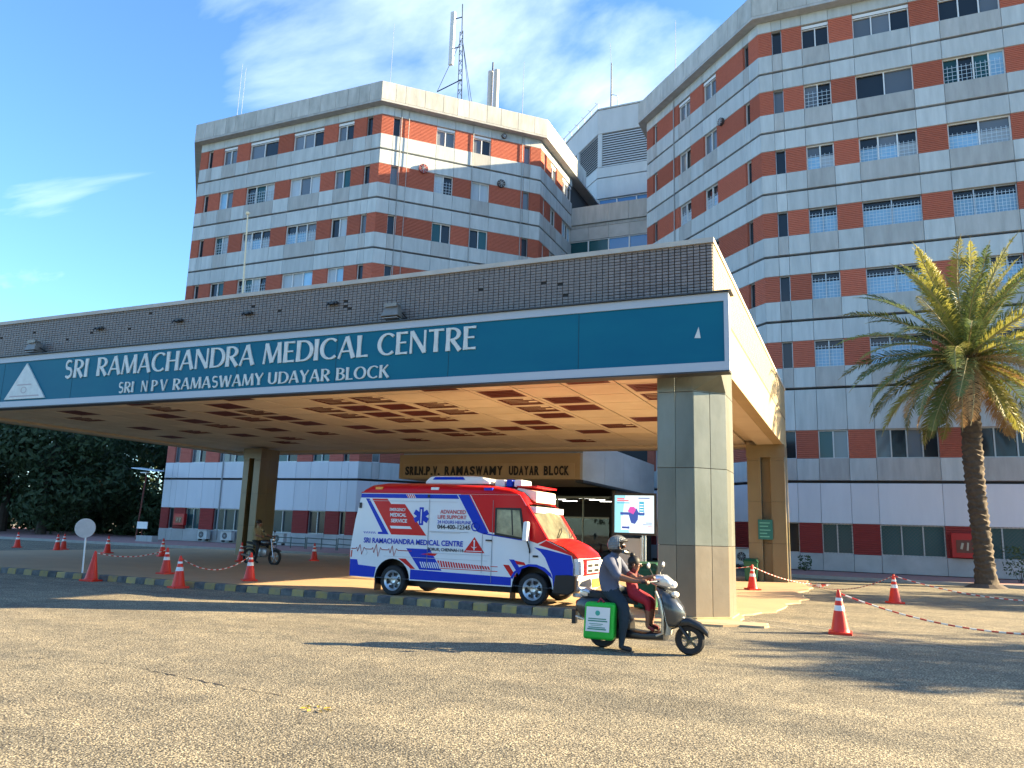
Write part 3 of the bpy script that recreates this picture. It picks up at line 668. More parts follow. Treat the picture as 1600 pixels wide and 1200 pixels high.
def glyph(ch, m, sx, sz):
    def f():
        b=MB()
        for k,(pts,ws) in enumerate(GLY[ch][1]):
            P=[Vector(p) for p in pts]; n=len(P); L=[];Rr=[]
            for i,p in enumerate(P):
                t=(P[min(i+1,n-1)]-P[max(i-1,0)]).normalized(); nn=Vector((-t.y,t.x))
                if ws is None: w=GN+(GT-GN)*abs(t.y)**1.4
                elif ws=='s': w=GN+(GT-GN)*abs(t.x)**1.2*(1 if .12<i/n<.88 else .35)
                else: w=ws[i]
                L.append(p+nn*w/2); Rr.append(p-nn*w/2)
            d=.03+.0006*k
            vs=[(q.x*sx,0-d,q.y*sz) for q in L]+[(q.x*sx,0-d,q.y*sz) for q in Rr]+[(q.x*sx,0,q.y*sz) for q in L]+[(q.x*sx,0,q.y*sz) for q in Rr]
            fs=[]
            for i in range(n-1): fs+=[(i,i+1,n+i+1,n+i),(i,2*n+i,2*n+i+1,i+1),(n+i,n+i+1,3*n+i+1,3*n+i)]
            fs+=[(0,n,3*n,2*n),(n-1,3*n-1,4*n-1,2*n-1)]
            b.add(vs,fs)
        return b.mesh('letter',m)
    return cached(('gl',ch,m.name,round(sx,3),round(sz,3)),f)
def word(txt,x0,x1,z,y,h,m,parent,gap=.13):
    base=wpos(parent); tot=sum(GLY[c][0] for c in txt)+gap*(len(txt)-1); sx=(x1-x0)/tot if len(txt)>1 or x1>x0 else h; x=x0
    for c in txt:
        link('letter',glyph(c,m,sx,h),parent,(x-base.x,y-base.y,z-base.z)); x+=(GLY[c][0]+gap)*sx
# the long blue sign board ----------------------------------------------------------
blue=mat('sign_blue',(.001,.105,.18),.5,spec=.15,var=.6,vscale=.5,vcol=(.005,.15,.205),stretch=(.6,1,1.5))
sign_w=mat('sign_border',(.40,.44,.48),.5,var=.45,vscale=2.2,vcol=(.38,.42,.46),stretch=(.5,1,2))
let_m=mat('sign_letter',(.62,.64,.60),.5,var=.5,vscale=6,vcol=(.42,.43,.40))
YS=14.78
sg=thing('name_sign','long blue board with raised white letters along the canopy front','sign',(-16,YS,4.73))
MB().box(-31.2,-2.07,YS+.03,YS+.16,4.74,6.26).build('panel',blue,sg)
bo=MB(); bo.box(-31.2,-2.06,YS-.0,YS+.15,6.10,6.27); bo.box(-31.2,-2.06,YS-.0,YS+.15,4.73,4.90); bo.box(-2.15,-2.055,YS-.002,YS+.152,4.9005,6.0995); bo.build('border',sign_w,sg)
for k in range(9):
    x=-5.1-3.05*k; sm_=MB().box(x-.006,x+.006,YS+.026,YS+.0299,4.905,6.095).build('sheet_joint',mat('sheet_joint',(.004,.05,.075),.7),sg)
MB().box(-31.2,-2.0,YS-.06,YS+.36,6.275,6.30).build('drip_cap',metal_dk,sg)
MB().box(-31.2,-2.07,YS+.165,YS+.34,4.75,6.26).build('back_box',metal_gr,sg)
MB().box(-31.2,-2.07,YS+.0,YS+.34,4.70,4.727).build('bottom_tray',metal_dk,sg)
yl=YS+.03
for tx,a,b in (('SRI',-20.68,-19.74),('RAMACHANDRA',-19.36,-13.72),('MEDICAL',-13.42,-10.30),('CENTRE',-10.02,-7.48)): word(tx,a,b,5.49,yl,.53,let_m,sg,.10)
for tx,a,b in (('SRI',-18.40,-17.84),('N',-17.54,-17.32),('P',-17.16,-16.97),('V',-16.84,-16.60),('RAMASWAMY',-16.38,-13.36),('UDAYAR',-13.20,-11.34),('BLOCK',-11.15,-9.68)): word(tx,a,b,4.965,yl,.30,let_m,sg,.12)
tri=MB().slab([(-23.17,4.955),(-21.38,4.955),(-22.36,6.03)],yl-.04,yl).build('triangle_emblem',let_m,sg)
e2=mat('emblem_lines',(.42,.36,.36),.6)
t2=MB(); t2.slab([(-22.95,5.02),(-21.62,5.02),(-21.66,5.06),(-22.92,5.06)],yl-.043,yl-.0405); t2.slab([(-22.68,5.36),(-22.02,5.36),(-22.05,5.40),(-22.64,5.40)],yl-.043,yl-.0405)
for k in range(14):
    a=2*math.pi*k/14; t2.slab([(-22.34+.13*math.cos(a),5.22+.1*math.sin(a)),(-22.34+.13*math.cos(a+.45),5.22+.1*math.sin(a+.45)),(-22.34+.1*math.cos(a+.45),5.22+.075*math.sin(a+.45)),(-22.34+.1*math.cos(a),5.22+.075*math.sin(a))],yl-.043,yl-.0405)
t2.build('emblem_lines',e2,tri)
MB().slab([(-2.72,5.40),(-2.60,5.39),(-2.635,5.62)],yl-.008,yl).build('triangle_emblem',let_m,sg)
# flood lights and stubs on the canopy front ------------------------------------------
lampb=mat('lamp_body',(.26,.24,.21),.5,metal=.3,var=.5,vscale=8); lampg=mat('lamp_glass',(.35,.36,.36),.2)
def flood(x,z,label):
    t=thing('flood_light',label,'light',(x,YF,z)); 
    MB().hexa([(x-.24,YF-.40,z-.02),(x+.24,YF-.40,z-.02),(x+.22,YF-.14,z-.06),(x-.22,YF-.14,z-.06),(x-.15,YF-.30,z+.24),(x+.15,YF-.30,z+.24),(x+.15,YF-.10,z+.2),(x-.15,YF-.10,z+.2)]).build('housing',lampb,t)
    b=MB()
    for k in range(5): b.box(x-.17,x+.17,YF-.37+k*.045,YF-.355+k*.045,z+.20-.01*k,z+.285)
    b.build('cooling_fin',lampb,t); MB().box(x-.2,x+.2,YF-.38,YF-.17,z-.075,z-.061).build('glass',lampg,t)
    MB().tube([(x-.26,YF-.25,z+.06),(x-.26,YF-.02,z-.02),(x+.26,YF-.02,z-.02),(x+.26,YF-.25,z+.06)],.018,6).build('bracket',metal_dk,t)
flood(-9.75,6.46,'finned flood light above the gap between the words on the blue sign')
flood(-22.35,6.46,'finned flood light above the triangle emblem on the blue sign')
for k,(x,z) in enumerate(((-11.65,7.0),(-14.35,6.98),(-16.8,6.98),(-19.9,7.0))):
    t=MB(); t.box(x-.14,x+.14,YF-.10,YF+.0,z-.03,z+.03); t.tube([(x-.1,YF-.1,z),(x-.1,YF-.16,z-.08)],.02,6); t.tube([(x+.08,YF-.1,z),(x+.08,YF-.16,z-.06)],.02,6)
    tag(t.build('lamp_bracket',metal_dk),'empty rusty lamp bracket on the tiled canopy front, %s from the right'%('nearest','second','third','fourth')[k],'bracket',group='lamp brackets on the canopy')
t=thing('security_camera','small dark camera under the canopy edge beside the front column','camera',(-3.95,15.55,4.9))
MB().tube([(-3.95,15.7,5.10),(-3.95,15.7,4.95)],.03,8).build('stalk',metal_dk,t); MB().hexa([(-4.1,15.5,4.82),(-3.86,15.5,4.82),(-3.84,15.85,4.86),(-4.05,15.85,4.86),(-4.1,15.5,4.96),(-3.86,15.5,4.96),(-3.84,15.85,4.98),(-4.05,15.85,4.98)]).build('housing',black_p,t); MB().tube([(-3.95,15.5,4.89),(-3.95,15.46,4.89)],.05,10).build('lens',glass_dark,t)

# ============================================================ THE ENTRANCE LOBBY
eb=thing('entrance_lobby','tan fronted lobby with black letters on its beam and dark glass doors','building',(-15.7,32.6,0))
tan=mat('tan_beam',(.44,.32,.18),.75,var=.4,vscale=.8,vcol=(.33,.235,.13),stretch=(.5,1,2)); lob_w=mat('lobby_white',(.60,.61,.60),.8,var=.6,vscale=.8,vcol=(.42,.43,.42),stretch=(1,.4,1.2))
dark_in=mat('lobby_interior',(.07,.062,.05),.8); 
ex0,ex1,ey=-20.42,-11.08,32.65
MB().box(ex0,ex1,ey,ey+.35,3.9,5.06).build('front_beam',tan,eb)
MB().box(ex0+.25,ex1-.25,ey-.03,ey-.001,3.98,4.62).build('sign_panel',mat('tan_sign_panel',(.49,.36,.21),.7,var=.3,vscale=1),eb)
for x in (ex1,): 
    for k in range(4): MB().box(x-.3,x,ey+.352+k*3.4,ey+.352+k*3.4+3.37,3.9,5.75).build('side_panel',lob_w,eb)
MB().box(ex1-.34,ex1+.03,ey+.36,46.0,3.78,3.895).build('side_ledge',metal_dk,eb)
MB().box(ex0,ex0+.3,ey+.355,46,3.9,5.7).build('side_panel',lob_w,eb)
MB().box(ex0+.31,ex1-.35,ey+.355,46,5.0,5.2).build('roof_slab',lob_w,eb); MB().box(ex0+.31,ex1-.35,ey+.355,38.5,3.9,3.95).build('porch_ceiling',tan,eb)
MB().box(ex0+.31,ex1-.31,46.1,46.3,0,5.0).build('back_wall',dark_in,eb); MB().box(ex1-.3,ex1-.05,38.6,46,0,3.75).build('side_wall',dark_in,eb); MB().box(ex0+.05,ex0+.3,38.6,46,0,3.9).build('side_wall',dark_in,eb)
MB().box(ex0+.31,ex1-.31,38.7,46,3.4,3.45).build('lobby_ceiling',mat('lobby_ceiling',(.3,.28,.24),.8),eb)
MB().box(ex0+.31,ex1-.31,36,46,.036,.06).build('lobby_floor',mat('lobby_floor',(.3,.26,.2),.25,spec=.6),eb)
for k in range(6):
    x0=ex0+.35+k*1.43; fm=MB(); fm.box(x0,x0+.07,38.5,38.62,.06,3.4); fm.box(x0+.07,x0+1.43,38.5,38.62,3.32,3.4); fm.box(x0+.07,x0+1.43,38.5,38.62,2.3,2.38)
    w=fm.build('door',mat('door_frame',(.34,.30,.20),.4,metal=.5),eb)
    MB().box(x0+.07,x0+1.428,38.55,38.56,.1,2.3).build('pane',mat('lobby_glass',(.22,.26,.24),.02,trans=.95,spec=.3),w)
tube_m=mat('fluorescent_tube',(1,1,1),.5,emit=(1,.97,.85),estr=1.3)
for x,xs_ in ((-18,'left'),(-15.4,'middle'),(-13.1,'right')):
    for k_,(y,ys_) in enumerate(((39.8,'nearest the doors'),(41.6,'half way in'),(43.6,'at the back'))):
        tag(MB().box(x-.45,x+.45,y-.03,y+.03,3.37,3.398).build('tube_light',tube_m),'lit fluorescent tube in the %s row inside the lobby, %s'%(xs_,ys_),'light',group='tubes inside the lobby')
def text_mesh(body,h,w,m,bold=.0,shear=0.,depth=.0):
    c=bpy.data.curves.new('lettering','FONT'); c.body=body; c.size=1; c.offset=bold; c.extrude=depth; c.resolution_u=3
    o=bpy.data.objects.new('lettering',c); COL.objects.link(o); bpy.context.view_layer.update()
    me=bpy.data.meshes.new_from_object(o.evaluated_get(bpy.context.evaluated_depsgraph_get())); bpy.data.objects.remove(o)
    xs=[v.co.x for v in me.vertices]; ys=[v.co.y for v in me.vertices]; x0,x1,y0,y1=min(xs),max(xs),min(ys),max(ys)
    for v in me.vertices:
        yy=(v.co.y-y0)/(y1-y0); v.co=((v.co.x-x0)/(x1-x0)*w+shear*yy*h, -v.co.z, yy*h)
    me.materials.clear(); me.materials.append(m); return me
blk=mat('black_letter',(.02,.017,.015),.5)
tx='SRI.N.P.V. RAMASWAMY UDAYAR BLOCK'; xx=-20.03; ww=8.5/len(tx)
ebp=wpos(eb)
for wtx,a,b in (('SRI.N.P.V.',-20.03,-18.1),('RAMASWAMY',-17.85,-14.78),('UDAYAR',-14.5,-12.98),('BLOCK',-12.78,-11.55)):
    n_=len(wtx); ws_=[.5 if c in 'I.' else (1.25 if c in 'MW' else 1.) for c in wtx]; tot=sum(ws_); x=a
    for c,q in zip(wtx,ws_):
        cw_=(b-a)*q/tot
        link('letter',cached(('bl',c,round(cw_,3)),lambda:text_mesh(c,.42 if c!='.' else .09,cw_*.82,blk,.035,0,.03)),eb,(x-ebp.x,ey-.045-ebp.y,4.07)); x+=cw_

# ============================================================ THE AMBULANCE
amb_w=mat('ambulance_white',(.70,.73,.75),.3,coat=.3,var=.22,vscale=1.6,vcol=(.55,.56,.55)); amb_r=mat('ambulance_red',(.58,.006,.010),.32,spec=.25,coat=.1); amb_b=mat('ambulance_blue',(.004,.035,.42),.34,spec=.2,coat=.05)
amb_k=mat('ambulance_black',(.012,.012,.014),.4); seam_m=mat('panel_seam',(.20,.21,.22),.6); org=mat('amber_lens',(.75,.28,.03),.25)
am=thing('ambulance','white, red and blue ambulance van parked under the canopy','ambulance',(-8.3,16.8,.035))
y0,y1=15.85,17.75; yc=(y0+y1)/2; gz=.035
def arch(cx,r=.47,n=14): return [(cx+r*math.cos(math.pi-math.pi*k/n), .40+max(0,r*math.sin(math.pi*k/n))) for k in range(n+1)]
WR,WF=-9.95,-6.43
side=[(-11.10,.42)]+arch(WR)+arch(WF)+[(-5.58,.42),(-5.50,.52),(-5.49,.95),(-5.54,1.13),(-5.75,1.27),(-6.12,1.42),(-6.58,2.12),(-6.76,2.38),(-10.92,2.38),(-11.06,1.75),(-11.15,1.1),(-11.14,.7)]
b=MB(); b.add([(x,y0,z) for x,z in side],[tuple(range(len(side)))]); b.add([(x,y1,z) for x,z in side],[tuple(range(len(side)-1,-1,-1))])
# rear wall
rear=[(-11.10,.42),(-11.14,.7),(-11.15,1.1),(-11.06,1.75),(-10.92,2.38)]
for (a,c) in zip(rear,rear[1:]): b.add([(a[0],y0,a[1]),(c[0],y0,c[1]),(c[0],y1,c[1]),(a[0],y1,a[1])],[(0,1,2,3)])
b.add([(-11.10,y0,.42),(-5.58,y0,.42),(-5.58,y1,.42),(-11.10,y1,.42)],[(0,1,2,3)])
body=b.build('body',amb_w,am)
# arch linings
for cx in (WR,WF):
    ar=arch(cx)
    for ya,yb in ((y0,y0+.36),(y1-.36,y1)):
        b=MB()
        for (a,c) in zip(ar,ar[1:]): b.add([(a[0],ya,a[1]),(c[0],ya,c[1]),(c[0],yb,c[1]),(a[0],yb,a[1])],[(0,1,2,3)])
        b.add([(x,yb if ya==y0 else ya,z) for x,z in ar],[tuple(range(len(ar)))]); b.build('arch_lining',amb_k,am)
# roof: rounded loft
def rsec(x,ze,zc,ins=0.):
    hw=(y1-y0)/2-ins; k=zc-ze
    pr=[(-1,0),(-.985,.30),(-.94,.60),(-.85,.83),(-.6,.96),(0,1.0)]; pr=pr+[(-a,c) for a,c in pr[-2::-1]]
    return [(x,yc+a*hw,ze+c*k) for a,c in pr]
b=MB(); b.loft([rsec(-10.925,2.38,2.40),rsec(-10.86,2.38,2.52),rsec(-10.70,2.38,2.61),rsec(-10.4,2.38,2.65),rsec(-8.8,2.38,2.65),rsec(-7.5,2.38,2.60),rsec(-7.0,2.38,2.53),rsec(-6.80,2.37,2.46),rsec(-6.68,2.25,2.36),rsec(-6.585,2.12,2.20)],closed=False,cap=False)
roof=b.build('roof',amb_r,am,True)
# windscreen, scuttle, bonnet, nose
ws=MB(); rows_=[]
for t in range(7):
    f=t/6; rows_.append([(-6.575+.46*f+.10*(1-((k-4)/4)**2), y0+.05+(y1-y0-.1)*k/8, 2.14-.70*f) for k in range(9)])
ws.loft(rows_,closed=False,cap=False); ws.build('windscreen',mat('windscreen_glass',(.20,.21,.15),.08,spec=.7,var=.9,vscale=2.2,vcol=(.06,.06,.05)),am,True)
for yy in (y0+.03,y1-.03): MB().tube([(-6.60,yy,2.14),(-6.12,yy,1.43)],.05,8).build('pillar',amb_r,am,True)
MB().box(-6.56,-6.40,y0+.08,y1-.08,2.0,2.13).build('sun_visor_strip',amb_w,am)
bn=MB(); rows_=[]
for x,z,cr in ((-6.16,1.42,.05),(-6.0,1.40,.06),(-5.75,1.29,.06),(-5.56,1.15,.04),(-5.49,1.05,.02)): rows_.append([(x+(.07 if x>-5.8 else .03)*(1-((k-4)/4)**2), y0+(y1-y0)*k/8, z+cr*(1-((k-4)/4)**2)) for k in range(9)])
bn.loft(rows_,closed=False,cap=False); bn.build('bonnet',amb_r,am,True)
ns=MB(); rows_=[]
for x,z in ((-5.49,1.05),(-5.47,.9),(-5.47,.75),(-5.50,.6)): rows_.append([(x+.07*(1-((k-4)/4)**2), y0+(y1-y0)*k/8, z) for k in range(9)])
ns.loft(rows_,closed=False,cap=False); nose=ns.build('nose',amb_w,am,True)
g_=MB(); g_.box(-5.44,-5.375,yc-.48,yc+.48,.70,1.04); gr_=g_.build('grille',amb_r,am)
g2=MB()
g2.box(-5.385,-5.360,yc-.43,yc+.43,.74,1.0); gi=g2.build('grille_panel',amb_w,gr_)
for z in (.79,.90): 
    for s_ in (-1,1): MB().box(-5.368,-5.352,yc+s_*.22-.16,yc+s_*.22+.16,z-.03,z+.03).build('grille_slot',amb_k,gr_)
for s_ in (-1,1): MB().hexa([(-5.47,yc+s_*.72-.17,.72),(-5.40,yc+s_*.72-.17 if s_>0 else yc+s_*.72-.17,.72),(-5.40,yc+s_*.72+.17,.72),(-5.47,yc+s_*.72+.17,.72),(-5.48,yc+s_*.72-.15,1.0),(-5.41,yc+s_*.72-.15,1.0),(-5.41,yc+s_*.72+.15,1.0),(-5.48,yc+s_*.72+.15,1.0)]).build('headlight',mat('headlight_glass',(.75,.78,.8),.08,spec=.8),am)
bmp=MB(); bmp.loft([[(-5.62+.22*(1-((k-5)/5)**4), y0-.01+(y1-y0+.02)*k/10, z) for k in range(11)] for z in (.38,.42,.58,.62)],closed=False,cap=False); bmp.box(-5.60,-5.45,y0+.1,y1-.1,.40,.60)
bmp.build('bumper',mat('bumper_grey',(.28,.29,.30),.45),am,True)
bc=MB(); bc.slab([(-5.96,.32),(-5.60,.30),(-5.46,.40),(-5.455,.70),(-5.60,.72),(-5.90,.70)],y0-.02,y0+.12); bevel(bc.build('bumper_corner',amb_k,am),.02,2)
MB().box(-5.405,-5.385,yc+.05,yc+.62,.42,.60).build('number_plate',mat('plate_yellow',(.80,.55,.02),.5),am)
MB().tube([(-5.56,y0+.25,.30),(-5.42,y0+.5,.27),(-5.42,y1-.5,.27),(-5.56,y1-.25,.30)],.045,8).build('lower_guard',white_p,am,True)
for s_ in (-.45,.35): MB().tube([(-6.02,yc+s_,1.47),(-6.06,yc+s_+.28,1.60),(-6.15,yc+s_+.5,1.68)],.012,5).build('wiper',amb_k,am)
# wheels
tyre=MB().lathe([(.235,0),(.31,.0),(.335,.025),(.338,.06),(.338,.15),(.335,.185),(.31,.21),(.235,.21),(.235,0)],28,axis='y',cap=False).mesh('tyre',black_r,True)
rim_=MB().lathe([(.0,.05),(.06,.04),(.075,.06),(.12,.085),(.19,.07),(.22,.035),(.236,.02),(.238,.2)],24,axis='y',cap=False)
for k in range(6):
    a=2*math.pi*k/6; rim_.lathe([(.032,.045),(.032,.06)],8,c=(.155*math.cos(a),0,.155*math.sin(a)),axis='y',mi=1)
    a+=math.pi/6
rimm_=rim_.mesh('rim',[mat('rim_silver',(.62,.63,.64),.3,metal=.7),amb_k],True)
amb0=wpos(am)
for cx in (WR,WF):
    for ya,flip in ((y0+.03,0),(y1-.03,1)):
        w=link('wheel',tyre,am,(cx-amb0.x,ya-amb0.y,.338)); r_=link('rim',rimm_,w)
        if flip: w.rotation_euler=(0,0,math.pi)
        wd=MB()
        for k in range(6):
            a=2*math.pi*k/6+.3; wd.add([(.10*math.cos(a-.2),.052,.10*math.sin(a-.2)),(.10*math.cos(a+.2),.052,.10*math.sin(a+.2)),(.185*math.cos(a+.22),.04,.185*math.sin(a+.22)),(.185*math.cos(a-.22),.04,.185*math.sin(a-.22))],[(0,1,2,3)])
        tag(link('rim_slot',cached(('rs',),lambda:wd.mesh('rim_slot',amb_k)),w),kind='stuff')
MB().box(-10.45,-10.42,y0+.05,y0+.3,.12,.5).build('mud_flap',amb_k,am); MB().box(-6.96,-6.93,y0+.05,y0+.3,.14,.5).build('mud_flap',amb_k,am)
MB().box(-10.6,-5.9,y0+.3,y1-.3,.25,.42).build('chassis',amb_k,am)
# livery: thin sheets laid on the near side
def dec(name,poly,m,l=1,parent=None): return MB().slab(poly,y0-.0035*l,y0-.0035*l+.003).build(name,m,parent or am)
lv=[]
dec('sill_stripe',[(-9.46,.425),(-6.92,.425),(-6.92,.60),(-9.46,.645)],amb_b); dec('sill_stripe',[(-11.125,.425),(-10.44,.425),(-10.40,.66),(-10.90,.69),(-10.94,.81),(-11.138,.81)],amb_b)
dec('fender_stripe',[(-5.94,.43),(-5.585,.425),(-5.503,.52),(-5.50,.93),(-5.55,1.11),(-5.80,1.16),(-6.10,1.22),(-6.40,1.26),(-6.25,1.17),(-6.14,1.05),(-6.05,.86),(-5.97,.70)],amb_b)
dec('fender_stripe',[(-6.93,.60),(-6.86,.72),(-6.72,.83),(-6.52,.90),(-6.33,.90),(-6.14,.84),(-6.0,.73),(-5.96,.62),(-6.02,.66),(-6.14,.76),(-6.32,.845),(-6.50,.855),(-6.66,.80),(-6.80,.70),(-6.89,.56)],amb_b,2)
dec('roof_stripe',[(-10.945,2.27),(-8.27,2.27),(-8.33,2.365),(-10.925,2.365)],amb_b)
dec('roof_stripe',[(-9.62,2.275),(-9.40,2.275),(-9.46,2.36),(-9.68,2.36)],amb_w,2)
for k in range(4): dec('roof_stripe',[(-9.61+k*.055,2.278),(-9.585+k*.055,2.278),(-9.64+k*.055,2.358),(-9.665+k*.055,2.358)],amb_r,3)
dec('cab_stripe',[(-8.24,2.375),(-7.50,1.555),(-6.66,1.435),(-6.32,1.34),(-6.14,1.415),(-6.59,2.115),(-6.765,2.375)],amb_r)
dec('diagonal_stripe',[(-8.33,2.28),(-8.31,2.365),(-8.24,2.365)][:0] or [(-8.30,2.365),(-8.02,2.365),(-7.50,1.53),(-7.62,1.50),(-7.78,1.55)],amb_b,2)
dec('diagonal_stripe',[(-7.995,2.365),(-7.975,2.365),(-7.47,1.545),(-7.49,1.535)],amb_w,3)
dec('diagonal_stripe',[(-7.62,1.50),(-6.64,1.385),(-6.64,1.415),(-7.60,1.53)],amb_b,2)
dec('bonnet_edge',[(-6.30,1.31),(-5.80,1.19),(-5.55,1.115),(-5.52,1.13),(-5.76,1.262),(-6.12,1.41)],amb_r)
dec('medical_panel',[(-10.62,2.25),(-10.19,2.25),(-10.08,2.13),(-9.70,2.13),(-9.08,1.42),(-10.03,1.42)],amb_r)
dec('diagonal_stripe',[(-10.80,2.25),(-10.70,2.25),(-10.10,1.42),(-10.40,1.42),(-10.40,1.47),(-10.28,1.475)],amb_b)
for k in range(7): dec('dash_mark',[(-10.48-.05*k,1.425),(-10.46-.05*k,1.425),(-10.49-.05*k,1.47),(-10.51-.05*k,1.47)],amb_b)
dec('white_bar',[(-10.04,1.56),(-9.47,1.56),(-9.53,1.62),(-10.08,1.62)],amb_w,2)
a0=wpos(am)
def txt(body,x,z,w,h,m,bold=.02,l=4,sh=0.,parent=None): link('lettering',text_mesh(body,h,w,m,bold,sh),am,(x-a0.x,y0-.0035*l-a0.y,z-a0.z))
txk=mat('print_black',(.02,.02,.03),.5); txr=mat('print_red',(.55,.06,.07),.5)
txt('EMERGENCY',-10.10,1.965,.44,.07,amb_w,.02); txt('MEDICAL',-10.08,1.835,.44,.085,amb_w,.03); txt('SERVICE',-10.05,1.70,.44,.085,amb_w,.03)
for k in range(3):
    a=math.pi*k/3; u=Vector((math.sin(a),math.cos(a)))*.205; v=Vector((u.y,-u.x)).normalized()*.058; c=Vector((-9.24,1.86))
    dec('medical_star',[tuple(c+u+v),tuple(c-u+v),tuple(c-u-v),tuple(c+u-v)],amb_b,1+k)
dec('medical_star',[(-9.25,1.70),(-9.23,1.70),(-9.225,2.02),(-9.255,2.02)],amb_w,4)
txt('ADVANCED',-8.74,1.93,.66,.09,txr,.02); txt('LIFE SUPPORT',-8.80,1.815,.74,.085,txr,.02)
txt('24 HOURS HELPLINE',-8.80,1.705,.86,.075,amb_b,.012); txt('044-400-12345',-8.80,1.585,.84,.10,txk,.02)
MB().tube([(-7.83+.09*math.cos(2*math.pi*k/20),y0-.012,1.66+.09*math.sin(2*math.pi*k/20)) for k in range(21)],.014,5).build('phone_mark',amb_b,am)
MB().tube([(-7.86,y0-.012,1.70),(-7.86,y0-.012,1.66),(-7.82,y0-.012,1.625),(-7.79,y0-.012,1.625)],.012,5).build('phone_mark',amb_b,am)
txt('SRI RAMACHANDRA MEDICAL CENTRE',-10.78,1.205,2.66,.125,amb_b,.025)
txt('PORUR, CHENNAI-116',-9.02,1.075,.92,.085,txk,.025)
tri=dec('triangle_emblem',[(-8.10,1.085),(-7.58,1.085),(-7.84,1.43)],amb_r,2); dec('triangle_emblem',[(-8.05,1.11),(-7.63,1.11),(-7.64,1.125),(-8.04,1.125)],amb_w,3,tri); dec('triangle_emblem',[(-7.85,1.14),(-7.83,1.14),(-7.825,1.33),(-7.855,1.33)],amb_w,3,tri); dec('triangle_emblem',[(-7.92,1.22),(-7.84,1.17),(-7.76,1.22),(-7.84,1.20)],amb_w,4,tri); MB().disc_y(-7.84,1.345,.022,y0-.014,y0-.011,12).build('triangle_emblem',amb_w,tri)
ecg=[(-11.12,1.06),(-11.0,1.06),(-10.97,1.09),(-10.94,1.0),(-10.88,1.16),(-10.82,.93),(-10.76,1.10),(-10.72,1.06),(-10.55,1.06),(-10.52,1.10),(-10.48,.98),(-10.42,1.18),(-10.36,.90),(-10.30,1.11),(-10.26,1.06),(-10.10,1.06),(-10.07,1.09),(-10.03,.99),(-9.98,1.16),(-9.92,.93),(-9.86,1.10),(-9.82,1.06),(-9.45,1.06)]
MB().tube([(x,y0-.006,z) for x,z in ecg],.009,4).build('heartbeat_line',mat('heartbeat_red',(.40,.03,.03),.5),am)
bd=dec('band',[(-9.60,1.12),(-8.97,1.12),(-8.64,.655),(-9.22,.655)],amb_b)
for k in range(9): x=-9.16+k*.058; dec('band',[(x,.70),(x+.028,.70),(x-.035,.83),(x-.063,.83)],amb_w,2,bd)
dec('band',[(-9.0,1.03),(-8.77,1.03),(-8.83,.975),(-9.2,1.0)],amb_r,2)
dec('arch_flash',[(-9.80,.88),(-9.60,.88),(-9.33,.66),(-9.46,.66),(-9.50,.70)],amb_r)
for k in range(20):
    x=-8.72+k*.066; dec('hatch_mark',[(x,.735-.0*k),(x+.04,.735),(x-.005,.88-.004*k),(x-.045,.88-.004*k)],amb_r)
dec('hatch_line',[(-8.72,.70),(-7.25,.70),(-7.25,.715),(-8.73,.715)],amb_r); dec('hatch_line',[(-7.42,.80),(-7.25,.80),(-7.25,.815),(-7.43,.815)],amb_r)
dec('chevron',[(-7.12,.86),(-6.98,.86),(-6.80,.62),(-6.93,.62)],amb_r); dec('chevron',[(-6.98,.98),(-6.86,.98),(-6.68,.76),(-6.74,.66)],amb_b); dec('chevron',[(-6.84,.96),(-6.62,.93),(-6.58,.87),(-6.79,.88)],amb_r,2)
# doors, glass, handles, mirror
for x,z0_,z1_ in ((-7.40,.46,2.25),(-7.64,.66,1.5),(-9.03,.66,2.25),(-6.50,.92,1.40)): dec('panel_seam',[(x-.005,z0_),(x+.005,z0_),(x+.005,z1_),(x-.005,z1_)],seam_m,5)
for x0_,x1_,z in ((-10.7,-8.3,2.2),(-9.0,-7.45,1.04),(-8.95,-8.2,1.5),(-10.2,-7.5,.92)): dec('panel_seam',[(x0_,z-.004),(x1_,z-.004),(x1_,z+.004),(x0_,z+.004)],mat('panel_crease',(.5,.52,.54),.5),5)
dr=dec('door_window',[(-7.35,1.49),(-6.60,1.40),(-6.72,2.09),(-7.35,2.09)],amb_k,4)
MB().slab([(-7.30,1.54),(-6.67,1.455),(-6.76,2.04),(-7.30,2.05)],y0-.019,y0-.016).build('pane',mat('cab_glass',(.10,.10,.07),.06,spec=.7,var=.95,vscale=3.2,vcol=(.33,.31,.18)),dr)
MB().slab([(-6.92,1.50),(-6.89,1.50),(-6.93,2.04),(-6.96,2.04)],y0-.022,y0-.0195).build('window_bar',amb_k,dr)
MB().box(-7.55,-7.40,y0-.04,y0-.019,1.355,1.385).build('door_handle',amb_k,am); MB().box(-10.96,-10.90,y0-.03,y0-.004,2.02,2.15).build('vent',amb_k,am)
mr=MB().hexa([(-6.60,y0-.24,1.38),(-6.48,y0-.24,1.38),(-6.48,y0-.07,1.38),(-6.60,y0-.07,1.38),(-6.58,y0-.22,1.80),(-6.47,y0-.22,1.80),(-6.47,y0-.08,1.80),(-6.58,y0-.08,1.80)]).build('mirror',amb_w,am); bevel(mr,.03,3); MB().tube([(-6.52,y0-.10,1.38),(-6.48,y0-.05,1.2),(-6.50,y0,1.14)],.02,6).build('mirror_arm',amb_k,mr)
MB().box(-6.42,-6.30,y0-.02,y0-.002,1.05,1.09).build('side_repeater',amb_k,am)
for yy in (y0-.006,): MB().tube([(-10.93,yy,2.395),(-6.80,yy,2.395)],.012,6).build('roof_gutter',amb_r,am)
